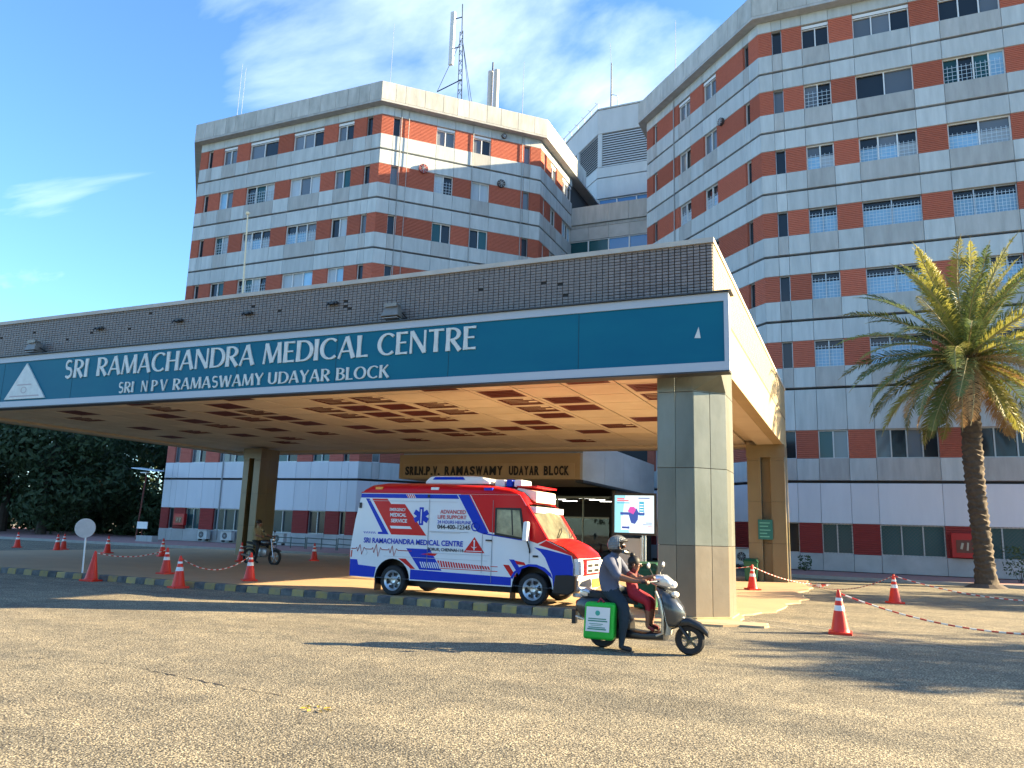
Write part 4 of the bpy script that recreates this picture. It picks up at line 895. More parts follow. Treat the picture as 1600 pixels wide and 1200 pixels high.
MB().hexa([(-11.175,y0+.01,.86),(-11.10,y0-.008,.86),(-11.10,y0+.1,.86),(-11.175,y0+.1,.86),(-11.165,y0+.01,1.02),(-11.09,y0-.008,1.02),(-11.09,y0+.1,1.02),(-11.165,y0+.1,1.02)]).build('tail_lamp',mat('tail_lens',(.45,.01,.01),.2),am)
MB().tube([(-9.0,y0-.008,1.525),(-8.0,y0-.008,1.525)],.008,5).build('door_track',mat('panel_crease',(.5,.52,.54),.5),am)
MB().disc_y(-10.72,.98,.055,y0-.012,y0-.002,18).build('fuel_cap',amb_w,am)
# roof gear
ac=MB(); ac.loft([[(x0_,yc-.55+ins,z),(x1_,yc-.55+ins,z),(x1_,yc+.55-ins,z),(x0_,yc+.55-ins,z)] for x0_,x1_,z,ins in ((-9.42,-7.70,2.63,0),(-9.40,-7.72,2.70,.0),(-9.30,-7.95,2.81,.05),(-9.15,-8.2,2.83,.15))]); aco=bevel(ac.build('roof_cooler',mat('cooler_white',(.74,.75,.70),.4),am),.03,2)
MB().hexa([(-9.22,yc-.545,2.735),(-8.35,yc-.545,2.735),(-8.35,yc-.5,2.735),(-9.22,yc-.5,2.735),(-9.17,yc-.51,2.80),(-8.42,yc-.51,2.80),(-8.42,yc-.48,2.80),(-9.17,yc-.48,2.80)]).build('cooler_badge',amb_b,aco)
def beacon(x,y,w,h,m,nm): o=MB().box(x-w/2,x+w/2,y-.3,y+.3,2.58,2.58+h).build(nm,m,am); bevel(o,.03,2); return o
beacon(-7.52,yc-.1,.26,.17,white_p,'beacon_lamp'); beacon(-7.28,yc-.1,.16,.17,amb_b,'beacon_lamp'); beacon(-7.06,yc-.1,.2,.17,white_p,'beacon_lamp')
o=MB(); o.loft([[(x-.11,yc-.62+i,z) for x,i in ((-6.88,0),)]+[(-6.60,yc-.62+i_,z) ,(-6.60,yc+.62-i_,z),(-6.99,yc+.62-i_,z)] for z,i,i_ in ((2.40,0,0),(2.55,.0,.04))][:0] or [[(-7.0,yc-.62,2.50),(-6.50,yc-.62,2.22),(-6.50,yc+.62,2.22),(-7.0,yc+.62,2.50)],[(-6.98,yc-.6,2.56),(-6.50,yc-.6,2.48),(-6.50,yc+.6,2.48),(-6.98,yc+.6,2.56)]]); bevel(o.build('front_sign_box',mat('sign_box',(.78,.66,.52),.5),am),.03,2)
MB().box(-6.99,-6.49,yc-.62,yc+.62,2.565,2.60).build('sign_box_lid',amb_r,am)
for x,m in ((-10.45,org),(-8.92,white_p),(-7.55,amb_b)): MB().box(x-.10,x+.10,y0+.005,y0+.09,2.47,2.53).build('side_marker',m,am)
MB().box(-9.09,-9.03,y0-.02,y0-.002,2.29,2.36).build('side_camera',amb_k,am)

# ============================================================ PEOPLE
def segdist(p,a,b):
    ab=b-a; t=max(0,min(1,(p-a).dot(ab)/max(ab.length_squared,1e-9))); return (p-a-ab*t).length
def body_mesh(nodes, edges, root, mats, extra=None, over=None):
    """one continuous skinned surface; edges carry the index of the cloth or skin that covers them"""
    names=list(nodes); idx={n:i for i,n in enumerate(names)}
    me=bpy.data.meshes.new('body_skeleton'); me.from_pydata([nodes[n][0] for n in names],[(idx[a],idx[b]) for a,b,_ in edges],[])
    o=bpy.data.objects.new('body_skeleton',me); COL.objects.link(o)
    o.modifiers.new('skin','SKIN'); 
    if not me.skin_vertices: 
        bm=bmesh.new(); bm.from_mesh(me); bm.verts.layers.skin.verify(); bm.to_mesh(me); bm.free()
    for n in names:
        r=nodes[n][1]; sv=me.skin_vertices[0].data[idx[n]]; sv.radius=(r,r) if not isinstance(r,tuple) else r; sv.use_root=(n==root)
    o.modifiers[0].use_smooth_shade=True
    s=o.modifiers.new('sub','SUBSURF'); s.levels=3; s.render_levels=3
    bpy.context.view_layer.update()
    r=bpy.data.meshes.new_from_object(o.evaluated_get(bpy.context.evaluated_depsgraph_get())); bpy.data.objects.remove(o)
    r.materials.clear()
    for m in mats: r.materials.append(m)
    V={n:Vector(nodes[n][0]) for n in names}
    for p in r.polygons:
        best=min(edges,key=lambda e: segdist(p.center,V[e[0]],V[e[1]])-.5*(nodes[e[0]][1] if not isinstance(nodes[e[0]][1],tuple) else nodes[e[0]][1][0])); q_=over(p.center,best[2]) if over else None; p.material_index=best[2] if q_ is None else q_; p.use_smooth=True
    cloth={v for p in r.polygons if p.material_index in (0,2) or (len(mats)>3 and mats[3].name.startswith('top')) for v in p.vertices}
    for i in cloth:
        v=r.vertices[i]; c=v.co; f=noise.noise((c.x*16,c.y*16,c.z*9))*.6+abs(noise.noise((c.x*9+4,c.y*9,c.z*26)))*.7; v.co=c+v.normal*(.011*f)
    if extra:
        b2=bmesh.new(); b2.from_mesh(r); em=extra.mesh('x',mats); off=len(mats); b2.from_mesh(em); b2.to_mesh(r); b2.free()
    return r
skin_d=mat('skin',(.23,.105,.06),.55,var=.2,vscale=8); hair_m=mat('hair',(.012,.01,.009),.6); eye_m=mat('eye',(.55,.53,.5),.3)
def hand(b,p,d,up,s=1.,mi=1):
    """palm with four curled fingers and a thumb, gripping round the axis y"""
    p=Vector(p); d=Vector(d).normalized(); up=Vector(up).normalized(); sd_=d.cross(up)
    b.tube([p-d*.05*s,p,p+d*.045*s],[.026*s,.036*s,.03*s],8,mi,True,.75)
    for k,(o_,l) in enumerate(((-.028,.9),(-.009,1.),(.010,.95),(.028,.78))):
        q=p+d*.04*s+sd_*o_*s; b.tube([q,q+d*.032*l*s+up*.006*s,q+d*.045*l*s-up*.022*s,q+d*.025*l*s-up*.042*s],[.0098*s,.0095*s,.009*s,.007*s],6,mi)
    q=p-sd_*.03*s; b.tube([q,q+d*.03*s-sd_*.018*s-up*.012*s,q+d*.05*s-sd_*.005*s-up*.03*s],[.012*s,.011*s,.009*s],6,mi)

# ============================================================ THE SCOOTER
YC_=11.2
sc=thing('scooter','grey and black scooter ridden past the front column','scooter',(-2.8,YC_,0))
sc_g=mat('scooter_grey',(.055,.06,.065),.22,metal=.3,coat=.6); sc_k=mat('scooter_black',(.015,.016,.018),.3,coat=.3); sc_s=mat('scooter_silver',(.62,.63,.64),.25,metal=.6); seat_m=mat('scooter_seat',(.02,.02,.021),.7)
def wheel2(cx,r,parent,w=.05,name='wheel'):
    t=MB().lathe([(r-.088,-w*.7),(r-.025,-w),(r,-w*.45),(r,w*.45),(r-.025,w),(r-.088,w*.7),(r-.088,-w*.7)],24,c=(cx,YC_ if parent is sc else wpos(parent).y,r),axis='y',cap=False).build(name,black_r,parent,True)
    yy=YC_ if parent is sc else wpos(parent).y
    h=MB(); h.lathe([(.02,-.05),(.045,-.045),(.045,.045),(.02,.05)],12,c=(cx,yy,r),axis='y')
    for k in range(5):
        a=2*math.pi*k/5+.4; h.tube([(cx+.03*math.cos(a),yy,r+.03*math.sin(a)),(cx+(r-.06)*math.cos(a),yy,r+(r-.06)*math.sin(a))],[.022,.016],6)
    h.lathe([(r-.085,-.028),(r-.070,-.034),(r-.070,.034),(r-.085,.028),(r-.085,-.028)],22,c=(cx,yy,r),axis='y',cap=False); h.build('rim',mat('alloy_dark',(.09,.10,.085),.4,metal=.5) if parent is sc else metal_gr,t,True); return t
wheel2(-2.17,.205,sc); wheel2(-3.42,.205,sc)
def Yc(*p): return [(x,YC_+y,z) for x,y,z in p]
def ribs(rows_):  # rows of (x, halfwidth, z0, z1) -> rounded-rectangle rings across the scooter
    out=[]
    for x,hw,za,zb in rows_:
        out.append([(x,YC_+hw*math.copysign(abs(math.cos(a))**.6,math.cos(a)),(za+zb)/2+(zb-za)/2*math.copysign(abs(math.sin(a))**.6,math.sin(a))) for a in [2*math.pi*k/14 for k in range(14)]])
    return out
MB().loft(ribs([(-3.82,.05,.50,.62),(-3.72,.12,.40,.70),(-3.5,.18,.30,.72),(-3.25,.19,.26,.70),(-3.05,.16,.26,.58),(-2.98,.14,.24,.42)])).build('rear_body',sc_k,sc,True)
MB().loft(ribs([(-3.72,.05,.70,.76),(-3.60,.13,.68,.79),(-3.3,.15,.66,.78),(-3.0,.13,.63,.74),(-2.92,.08,.62,.70)])).build('seat',seat_m,sc,True)
MB().loft(ribs([(-3.08,.17,.15,.30),(-2.8,.20,.16,.27),(-2.50,.19,.17,.30)])).build('floorboard',sc_k,sc,True)
# leg shield
ap=MB(); rows_=[]
for x,z,hw in ((-2.50,.25,.17),(-2.47,.38,.20),(-2.50,.55,.22),(-2.55,.72,.20),(-2.58,.84,.13)): rows_.append([(x+.05*(1-(k/3-1)**2)+.02, YC_+hw*(k/3-1), z) for k in range(7)])
ap.loft(rows_,closed=False,cap=False); ap.loft([[(p[0]-.05,p[1],p[2]) for p in r_] for r_ in rows_],closed=False,cap=False); ap.build('leg_shield_rear',mat('shield_beige',(.42,.38,.30),.5),sc,True)
MB().loft(ribs([(-2.62,.08,.78,.90),(-2.53,.19,.42,.88),(-2.44,.21,.34,.84),(-2.35,.18,.36,.76),(-2.27,.11,.42,.66),(-2.23,.04,.48,.56)])).build('front_apron',sc_g,sc,True)
MB().tube(Yc((-2.60,-.205,.84),(-2.535,-.225,.7),(-2.50,-.225,.5),(-2.51,-.19,.28),(-2.6,-.18,.24)),.018,8).build('shield_trim',mat('trim_champagne',(.5,.46,.36),.3,metal=.5),sc,True)
MB().sphere((-2.36,YC_-.06,.80),(.06,.09,.045),12,8).build('indicator',mat('indicator_glass',(.80,.72,.60),.2),sc,True)
MB().loft(ribs([(-2.70,.06,.93,.99),(-2.62,.13,.90,1.06),(-2.50,.15,.88,1.06),(-2.42,.12,.88,1.0),(-2.37,.05,.90,.96)])).build('headset',sc_s,sc,True)
MB().sphere((-2.39,YC_,.93),(.05,.085,.05),12,8).build('headlamp',mat('headlamp_glass',(.8,.82,.84),.1,spec=.8),sc,True)
MB().tube(Yc((-2.70,-.34,.96),(-2.60,-.22,.97),(-2.55,0,.97),(-2.60,.22,.97),(-2.70,.34,.96)),.014,8).build('handlebar',metal_dk,sc,True)
for s_ in (-1,1):
    MB().tube(Yc((-2.76,s_*.37,.955),(-2.68,s_*.32,.962)),.019,8).build('grip',black_r,sc,True)
    MB().tube(Yc((-2.62,s_*.21,.98),(-2.64,s_*.25,1.08),(-2.66+.06*(s_>0),s_*.30,1.15)),.007,6).build('mirror_stalk',metal_dk,sc); m_=MB().sphere((-2.67+.06*(s_>0),YC_+s_*.32,1.19),(.022,.06,.042),12,8).build('mirror',sc_s,sc,True)
MB().loft(ribs([(-2.46,.06,.30,.44),(-2.32,.085,.36,.49),(-2.17,.09,.385,.50),(-2.02,.075,.33,.44),(-1.92,.04,.25,.33)])).build('front_mudguard',sc_k,sc,True)
MB().tube(Yc((-2.45,0,.62),(-2.32,0,.42),(-2.17,.06,.21)),.025,8).build('fork',metal_dk,sc,True); MB().tube(Yc((-2.36,-.06,.45),(-2.17,-.06,.21)),.02,8).build('fork',metal_dk,sc,True)
MB().tube(Yc((-3.58,-.14,.76),(-3.74,-.12,.80),(-3.80,0,.81),(-3.74,.12,.80),(-3.58,.14,.76)),.014,8).build('grab_rail',sc_s,sc,True); MB().loft(ribs([(-3.74,.10,.70,.80),(-3.66,.13,.68,.82),(-3.54,.10,.70,.77)])).build('tail_cowl',sc_s,sc,True)
MB().sphere((-3.80,YC_,.60),(.03,.07,.04),10,6).build('tail_lamp',mat('tail_lamp',(.35,.01,.01),.2),sc,True); MB().box(-3.88,-3.82,YC_-.05,YC_+.05,.30,.50).build('rear_mudflap',black_p,sc); MB().tube(Yc((-3.70,0,.52),(-3.86,0,.48)),.015,6).build('plate_bracket',metal_dk,sc)
MB().tube(Yc((-3.1,.13,.18),(-3.4,.15,.22),(-3.72,.16,.27)),[.025,.045,.045],10).build('exhaust',metal_gr,sc,True); MB().loft(ribs([(-3.55,.10,.14,.30),(-3.3,.12,.12,.34),(-3.05,.10,.16,.30)])).build('engine_case',metal_dk,sc,True); MB().tube(Yc((-3.78,-.16,.42),(-3.55,-.17,.36),(-3.3,-.16,.30)),.013,6).build('side_guard',sc_s,sc)
# green insulated bag hung on the near side ------------------------------------------
bag_g=mat('bag_green',(.01,.42,.035),.5,var=.15,vscale=6); bag=thing('delivery_bag','bright green square bag with a white printed panel hung on the scooter','bag',(-3.36,YC_-.32,.15))
gb=MB(); gb.hexa([(-3.59,YC_-.42,.15),(-3.15,YC_-.42,.15),(-3.15,YC_-.22,.15),(-3.59,YC_-.22,.15),(-3.57,YC_-.39,.65),(-3.13,YC_-.39,.65),(-3.13,YC_-.20,.65),(-3.57,YC_-.20,.65)]); bevel(gb.build('bag_body',bag_g,bag),.04,3)
pl=MB().add([(-3.545,YC_-.4195,.26),(-3.20,YC_-.4195,.26),(-3.19,YC_-.4015,.59),(-3.535,YC_-.4015,.59)],[(0,1,2,3)]); 
pl.v=[(x,y-.006,z) for x,y,z in pl.v]; plo=pl.build('printed_panel',mat('panel_white',(.66,.70,.70),.6),bag,fix=False)
txg=mat('print_green',(.03,.22,.16),.6)
def onbag(x,z,w,h,m=txg):
    f=lambda z: YC_-.4195+(z-.26)/.33*.018-.009
    MB().add([(x,f(z),z),(x+w,f(z),z),(x+w,f(z+h),z+h),(x,f(z+h),z+h)],[(0,1,2,3)]).build('print_line',m,plo,fix=False)
for z,w,x,h in ((.425,.26,-3.505,.014),(.395,.28,-3.51,.016),(.36,.20,-3.49,.008),(.34,.16,-3.47,.006),(.31,.24,-3.50,.012),(.285,.27,-3.515,.016)): onbag(x,z,w,h)
MB().disc_y(-3.37,.51,.035,YC_-.4165,YC_-.413,16).build('print_mark',mat('print_teal',(.05,.35,.28),.6),plo); MB().tube([(-3.39,YC_-.35,.645),(-3.36,YC_-.30,.70),(-3.30,YC_-.33,.65)],.018,6).build('bag_strap',mat('strap_red',(.25,.02,.03),.7),bag)
# the rider ------------------------------------------------------------------------
shirt=mat('shirt_blue_grey',(.10,.112,.16),.85,var=.4,vscale=14,vcol=(.07,.08,.115)); jeans=mat('jeans_dark',(.012,.024,.036),.85,var=.4,vscale=16,vcol=(.02,.036,.05)); shoe=mat('shoe_dark',(.03,.024,.022),.6)
def rel(d): return {k:((p[0],YC_+p[1],p[2]),r) for k,(p,r) in d.items()}
N_=rel({'pel':((-3.32,0,.82),(.19,.165)),'sp':((-3.335,0,.98),(.185,.165)),'ch':((-3.30,0,1.14),(.20,.17)),'nb':((-3.26,0,1.28),(.075,.075)),'nk':((-3.235,0,1.34),.05),'hd':((-3.20,0,1.44),.085),
 'sr':((-3.28,-.19,1.225),.088),'er':((-3.11,-.30,1.01),.058),'wr':((-2.86,-.31,.965),.032),'hr':((-2.79,-.325,.965),.03),
 'sl':((-3.28,.19,1.225),.088),'el':((-3.11,.30,1.01),.058),'wl':((-2.86,.31,.965),.032),'hl':((-2.79,.325,.965),.03),
 'pr':((-3.27,-.12,.79),.12),'kr':((-3.02,-.285,.60),.086),'mr':((-3.03,-.30,.36),.07),'ar':((-3.06,-.30,.12),.042),'hR':((-3.07,-.30,.065),.04),'tr':((-2.90,-.315,.045),.034),
 'pl':((-3.27,.12,.79),.105),'kl':((-2.86,.22,.70),.072),'ml':((-2.80,.21,.5),.058),'al':((-2.76,.20,.33),.042),'tl':((-2.62,.20,.295),.034)})
E_=[('pel','sp',0),('sp','ch',0),('ch','nb',0),('nb','nk',1),('nk','hd',1),('ch','sr',0),('sr','er',0),('er','wr',1),('wr','hr',1),('ch','sl',0),('sl','el',0),('el','wl',1),('wl','hl',1),
 ('pel','pr',2),('pr','kr',2),('kr','mr',2),('mr','ar',2),('ar','hR',3),('hR','tr',3),('pel','pl',2),('pl','kl',2),('kl','ml',2),('ml','al',2),('al','tl',3)]
ex=MB(); hand(ex,(-2.745,YC_-.335,.972),(1,-.1,0),(0,0,1)); hand(ex,(-2.745,YC_+.335,.972),(1,.1,0),(0,0,1))
nose=[(-3.12,0,1.435),(-3.085,0,1.415)]; ex.tube(Yc((-3.125,0,1.46),(-3.098,0,1.425),(-3.12,0,1.41)),[.012,.02,.014],8,1)
rd=thing('person','rider in grey helmet, blue-grey shirt and dark jeans on the scooter','person',(-3.2,YC_,0))
ro=link('body',body_mesh(N_,E_,'pel',[shirt,skin_d,jeans,shoe],ex,lambda c,i: 0 if (i==2 and c.z>.80+.35*max(0,c.x+3.3)) else None),rd); ro.location=-Vector(rd.location)
for s_ in (-1,1): MB().sphere((-3.118,YC_+s_*.034,1.455),.011,8,6).build('eye',eye_m,rd)
hm=mat('helmet_grey',(.15,.165,.17),.25,metal=.3,coat=.5); hk=mat('helmet_black',(.02,.02,.022),.35)
def helmet():
    c=(-3.205,YC_,1.445); n,m=28,18; b=MB(); vs={}
    def pt(i,j,k=1.):
        el=-math.pi/2+math.pi*j/m; az=2*math.pi*i/n; return (c[0]+.152*k*math.cos(el)*math.cos(az),c[1]+.128*k*math.cos(el)*math.sin(az),c[2]+.01+.138*k*math.sin(el))
    for j in range(3,m):
        for i in range(n):
            az=(2*math.pi*(i+.5)/n+math.pi)%(2*math.pi)-math.pi; el=-90+180*(j+.5)/m
            if abs(az)<1.05 and -28<el<22: continue
            mi=1 if (el<-30 or (el<-5 and abs(az)<1.4)) else 0
            for k in (1.,):
                b.add([pt(i,j),pt(i+1,j),pt(i+1,j+1),pt(i,j+1)],[(0,1,2,3)],mi)
    return b
hl_=helmet().mesh('helmet',[hm,hk],True,fix=False); ho=link('helmet',hl_,rd); ho.location=-Vector(rd.location)
so=ho.modifiers.new('thick','SOLIDIFY'); so.thickness=.012
MB().tube(Yc((-3.09,-.115,1.36),(-3.055,-.06,1.345),(-3.05,0,1.342),(-3.055,.06,1.345),(-3.09,.115,1.36)),.028,8).build('chin_bar',hk,rd,True)
MB().tube(Yc((-3.14,-.135,1.50),(-3.075,-.07,1.515),(-3.06,0,1.52),(-3.075,.07,1.515),(-3.14,.135,1.50)),[.012,.016,.018,.016,.012],8).build('visor_rim',hk,rd,True)
# the child in front -------------------------------------------------------------------
red_c=mat('dress_red',(.30,.012,.025),.8,var=.35,vscale=14); top_c=mat('top_maroon',(.16,.03,.03),.8)
N_=rel({'pel':((-3.00,0,.79),(.10,.09)),'sp':((-3.005,0,.90),(.09,.08)),'ch':((-3.0,0,1.01),(.095,.08)),'nb':((-2.97,0,1.08),.045),'hd':((-2.94,0,1.17),.075),'hd2':((-2.945,0,1.235),.07),'cn':((-2.885,0,1.135),.03),
 'sr':((-3.0,-.10,1.045),.042),'er':((-2.87,-.17,.985),.03),'wr':((-2.73,-.20,1.02),.022),'hr':((-2.69,-.205,1.025),.02),'sl':((-3.0,.10,1.045),.042),'el':((-2.87,.17,.985),.03),'wl':((-2.73,.20,1.02),.022),'hl':((-2.69,.205,1.025),.02),
 'pr':((-2.95,-.07,.77),.085),'kr':((-2.73,-.12,.685),.068),'cr':((-2.725,-.125,.60),.042),'ar':((-2.735,-.13,.35),.027),'tr':((-2.63,-.135,.305),.025),'pl':((-2.95,.07,.77),.085),'kl':((-2.73,.12,.685),.068),'cl':((-2.725,.125,.60),.042),'al':((-2.735,.13,.35),.027),'tl':((-2.63,.135,.305),.025)})
E_=[('pel','sp',0),('sp','ch',3),('ch','nb',3),('nb','hd',1),('hd','hd2',1),('hd','cn',1),('ch','sr',3),('sr','er',1),('er','wr',1),('wr','hr',1),('ch','sl',3),('sl','el',1),('el','wl',1),('wl','hl',1),('pel','pr',0),('pr','kr',0),('kr','cr',0),('cr','ar',1),('ar','tr',2),('pel','pl',0),('pl','kl',0),('kl','cl',0),('cl','al',1),('al','tl',2)]
ex=MB(); hand(ex,(-2.665,YC_-.21,1.03),(1,-.05,0),(0,0,1),.7); hand(ex,(-2.665,YC_+.21,1.03),(1,.05,0),(0,0,1),.7); ex.tube(Yc((-2.868,0,1.19),(-2.85,0,1.165),(-2.866,0,1.155)),[.008,.013,.01],8,1)
kd=thing('person','small child in red seated on the scooter in front of the rider','person',(-2.95,YC_,0))
ko=link('body',body_mesh(N_,E_,'pel',[red_c,skin_d,mat('sandal_maroon',(.2,.03,.03),.6),top_c],ex),kd); ko.location=-Vector(kd.location)
hb=MB(); hb.sphere((-2.965,YC_,1.225),(.092,.088,.085),14,10); hb.sphere((-2.985,YC_,1.315),(.04,.042,.036),10,8); hb.sphere((-3.0,YC_,1.15),(.055,.07,.06),10,8); hb.build('hair',hair_m,kd,True)
for s_ in (-1,1): MB().sphere((-2.868,YC_+s_*.028,1.195),.009,8,6).build('eye',eye_m,kd); MB().sphere((-2.945,YC_+s_*.078,1.175),(.018,.01,.024),8,6).build('ear',skin_d,kd)

# ============================================================ PARKED MOTORCYCLE WITH A SEATED PERSON (under the canopy, left)
mx_,my_=-20.85,23.9
mo=thing('motorcycle','dark motorcycle standing beside the left rear column','motorcycle',(mx_,my_,.035))
old=YC_; YC_=my_
wheel2(mx_+.62,.30,mo); wheel2(mx_-.62,.30,mo)
MB().loft(ribs([(mx_-.12,.08,.70,.86),(mx_+.05,.13,.70,.95),(mx_+.28,.11,.72,.95),(mx_+.36,.05,.76,.88)])).build('fuel_tank',mat('tank_black',(.03,.025,.03),.2,coat=.5),mo,True)
MB().loft(ribs([(mx_-.75,.08,.78,.86),(mx_-.5,.12,.74,.84),(mx_-.1,.10,.70,.80)])).build('seat',seat_m,mo,True)
MB().loft(ribs([(mx_-.2,.12,.32,.66),(mx_+.1,.14,.28,.68),(mx_+.28,.10,.34,.60)])).build('engine',metal_gr,mo,True)
MB().tube(Yc((mx_+.38,0,.98),(mx_+.62,-.07,.30)),.028,8).build('fork',steel,mo,True); MB().tube(Yc((mx_+.38,0,.98),(mx_+.62,.07,.30)),.028,8).build('fork',steel,mo,True)
MB().tube(Yc((mx_+.2,-.36,1.05),(mx_+.33,-.2,1.08),(mx_+.37,0,1.03),(mx_+.33,.2,1.08),(mx_+.2,.36,1.05)),.014,8).build('handlebar',metal_dk,mo,True)
MB().sphere((mx_+.50,YC_,.95),(.07,.09,.09),12,8).build('headlamp',steel,mo,True); MB().tube(Yc((mx_+.1,-.12,.32),(mx_-.4,-.15,.30),(mx_-.85,-.16,.36)),[.03,.04,.045],8).build('exhaust',steel,mo,True)
MB().loft(ribs([(mx_+.40,.05,.60,.64),(mx_+.62,.06,.62,.66),(mx_+.88,.05,.52,.56)])).build('front_mudguard',metal_dk,mo,True); MB().loft(ribs([(mx_-.95,.06,.58,.62),(mx_-.7,.07,.64,.70),(mx_-.4,.07,.60,.66)])).build('rear_mudguard',metal_dk,mo,True)
for s_ in (-1,1): MB().tube(Yc((mx_+.3,s_*.26,1.08),(mx_+.27,s_*.3,1.22)),.008,6).build('mirror_stalk',metal_dk,mo); MB().sphere((mx_+.27,YC_+s_*.31,1.26),(.02,.06,.04),10,6).build('mirror',metal_dk,mo)
khaki=mat('shirt_khaki',(.30,.26,.15),.85,var=.3,vscale=12); trou=mat('trousers_black',(.02,.02,.022),.85)
def px_(x): return mx_+x
N_=rel({'pel':((px_(-.36),0,.90),(.15,.13)),'sp':((px_(-.36),0,1.06),(.14,.125)),'ch':((px_(-.32),0,1.25),(.155,.13)),'nb':((px_(-.28),0,1.39),.06),'hd':((px_(-.24),0,1.52),.095),'hd2':((px_(-.25),0,1.60),.085),'cn':((px_(-.17),0,1.48),.04),
 'sr':((px_(-.31),-.18,1.33),.068),'er':((px_(-.12),-.30,1.12),.046),'wr':((px_(.13),-.33,1.07),.032),'hr':((px_(.18),-.335,1.07),.03),'sl':((px_(-.31),.18,1.33),.068),'el':((px_(-.12),.30,1.12),.046),'wl':((px_(.13),.33,1.07),.032),'hl':((px_(.18),.335,1.07),.03),
 'pr':((px_(-.3),-.12,.87),.1),'kr':((px_(.02),-.27,.72),.07),'ar':((px_(-.06),-.28,.15),.045),'tr':((px_(.1),-.29,.085),.036),'pl':((px_(-.3),.12,.87),.1),'kl':((px_(.05),.24,.76),.07),'al':((px_(-.05),.22,.40),.045),'tl':((px_(.1),.22,.35),.036)})
E_=[('pel','sp',0),('sp','ch',0),('ch','nb',0),('nb','hd',1),('hd','hd2',1),('hd','cn',1),('ch','sr',0),('sr','er',0),('er','wr',1),('wr','hr',1),('ch','sl',0),('sl','el',0),('el','wl',1),('wl','hl',1),('pel','pr',2),('pr','kr',2),('kr','ar',2),('ar','tr',3),('pel','pl',2),('pl','kl',2),('kl','al',2),('al','tl',3)]
ex=MB(); hand(ex,(px_(.2),YC_-.34,1.075),(1,0,0),(0,0,1)); hand(ex,(px_(.2),YC_+.34,1.075),(1,0,0),(0,0,1)); ex.tube(Yc((px_(-.15),0,1.56),(px_(-.125),0,1.525),(px_(-.15),0,1.51)),[.01,.018,.012],8,1)
md=thing('person','person in khaki shirt sitting on the parked motorcycle in the shade','person',(mx_,my_,0)); q=link('body',body_mesh(N_,E_,'pel',[khaki,skin_d,trou,shoe],ex,lambda c,i: 0 if (i==2 and c.z>.92) else None),md); q.location=-Vector(md.location)
MB().sphere((px_(-.275),YC_,1.60),(.115,.105,.10),14,10).build('hair',hair_m,md,True)
for s_ in (-1,1): MB().sphere((px_(-.152),YC_+s_*.036,1.55),.011,8,6).build('eye',eye_m,md); MB().sphere((px_(-.24),YC_+s_*.10,1.53),(.02,.012,.03),8,6).build('ear',skin_d,md)
YC_=old

# ============================================================ DATE PALM
pt_m=mat('palm_trunk',(.06,.045,.032),.9,var=.7,vscale=7,vcol=(.12,.09,.06),bump=.5,bscale=18)
fr_g=leafy('frond_green',(.11,.155,.05),.5,.3,rnd=.25); fr_y=leafy('frond_olive',(.27,.26,.06),.55,.35,rnd=.25); fr_d=leafy('frond_dry',(.33,.20,.08),.8,.25,rnd=.2); rach=mat('frond_stalk',(.28,.23,.09),.6)
pm=thing('palm_tree','tall date palm with ringed trunk and drooping fronds in front of the right wing','tree',(4.45,35.3,0))
rng=random.Random(21)
tk=MB(); rings=[]; nz=120
for k in range(nz+1):
    z=9.1*k/nz; r=.315+.13*math.exp(-z*2.0)+.03*math.exp(-((z-5.2)/1.3)**2); ph=k%3
    r+=(.035 if ph==0 else (-.012 if ph==1 else .012))*(1 if z>.5 else .4)
    cx_=4.47-.10*math.sin(z*.33)+(.02*math.sin(z)); tw_=k*.37
    rings.append([(cx_+r*(1+.06*math.sin(5*a+tw_*2.1))*math.cos(a),35.3+r*(1+.06*math.sin(5*a+tw_*2.1))*math.sin(a),z+.05*math.sin(3*a+tw_)) for a in [2*math.pi*i/20 for i in range(20)]])
tk.loft(rings); tko=tk.build('trunk',pt_m,pm,True)
tb=MB(); tb.tube([(4.47,35.3,0),(4.47,35.3,.14)],[.75,.5],16); tb.build('root_mound',mat('root_mound',(.13,.1,.075),.95,var=.6,vscale=9,bump=.5),pm)
bo_=MB()
for k in range(46):
    a=k*2.4; z=8.35+.017*k; r0=.33; l=rng.uniform(.25,.5); d=Vector((math.cos(a),math.sin(a),rng.uniform(.5,1.1))).normalized(); p=Vector((4.42+r0*math.cos(a),35.3+r0*math.sin(a),z)); bo_.tube([p-d*.1,p+d*l],[.075,.03],5,0,True,.5)
tag(bo_.build('leaf_base',mat('leaf_base',(.20,.14,.07),.9),pm),kind='stuff')
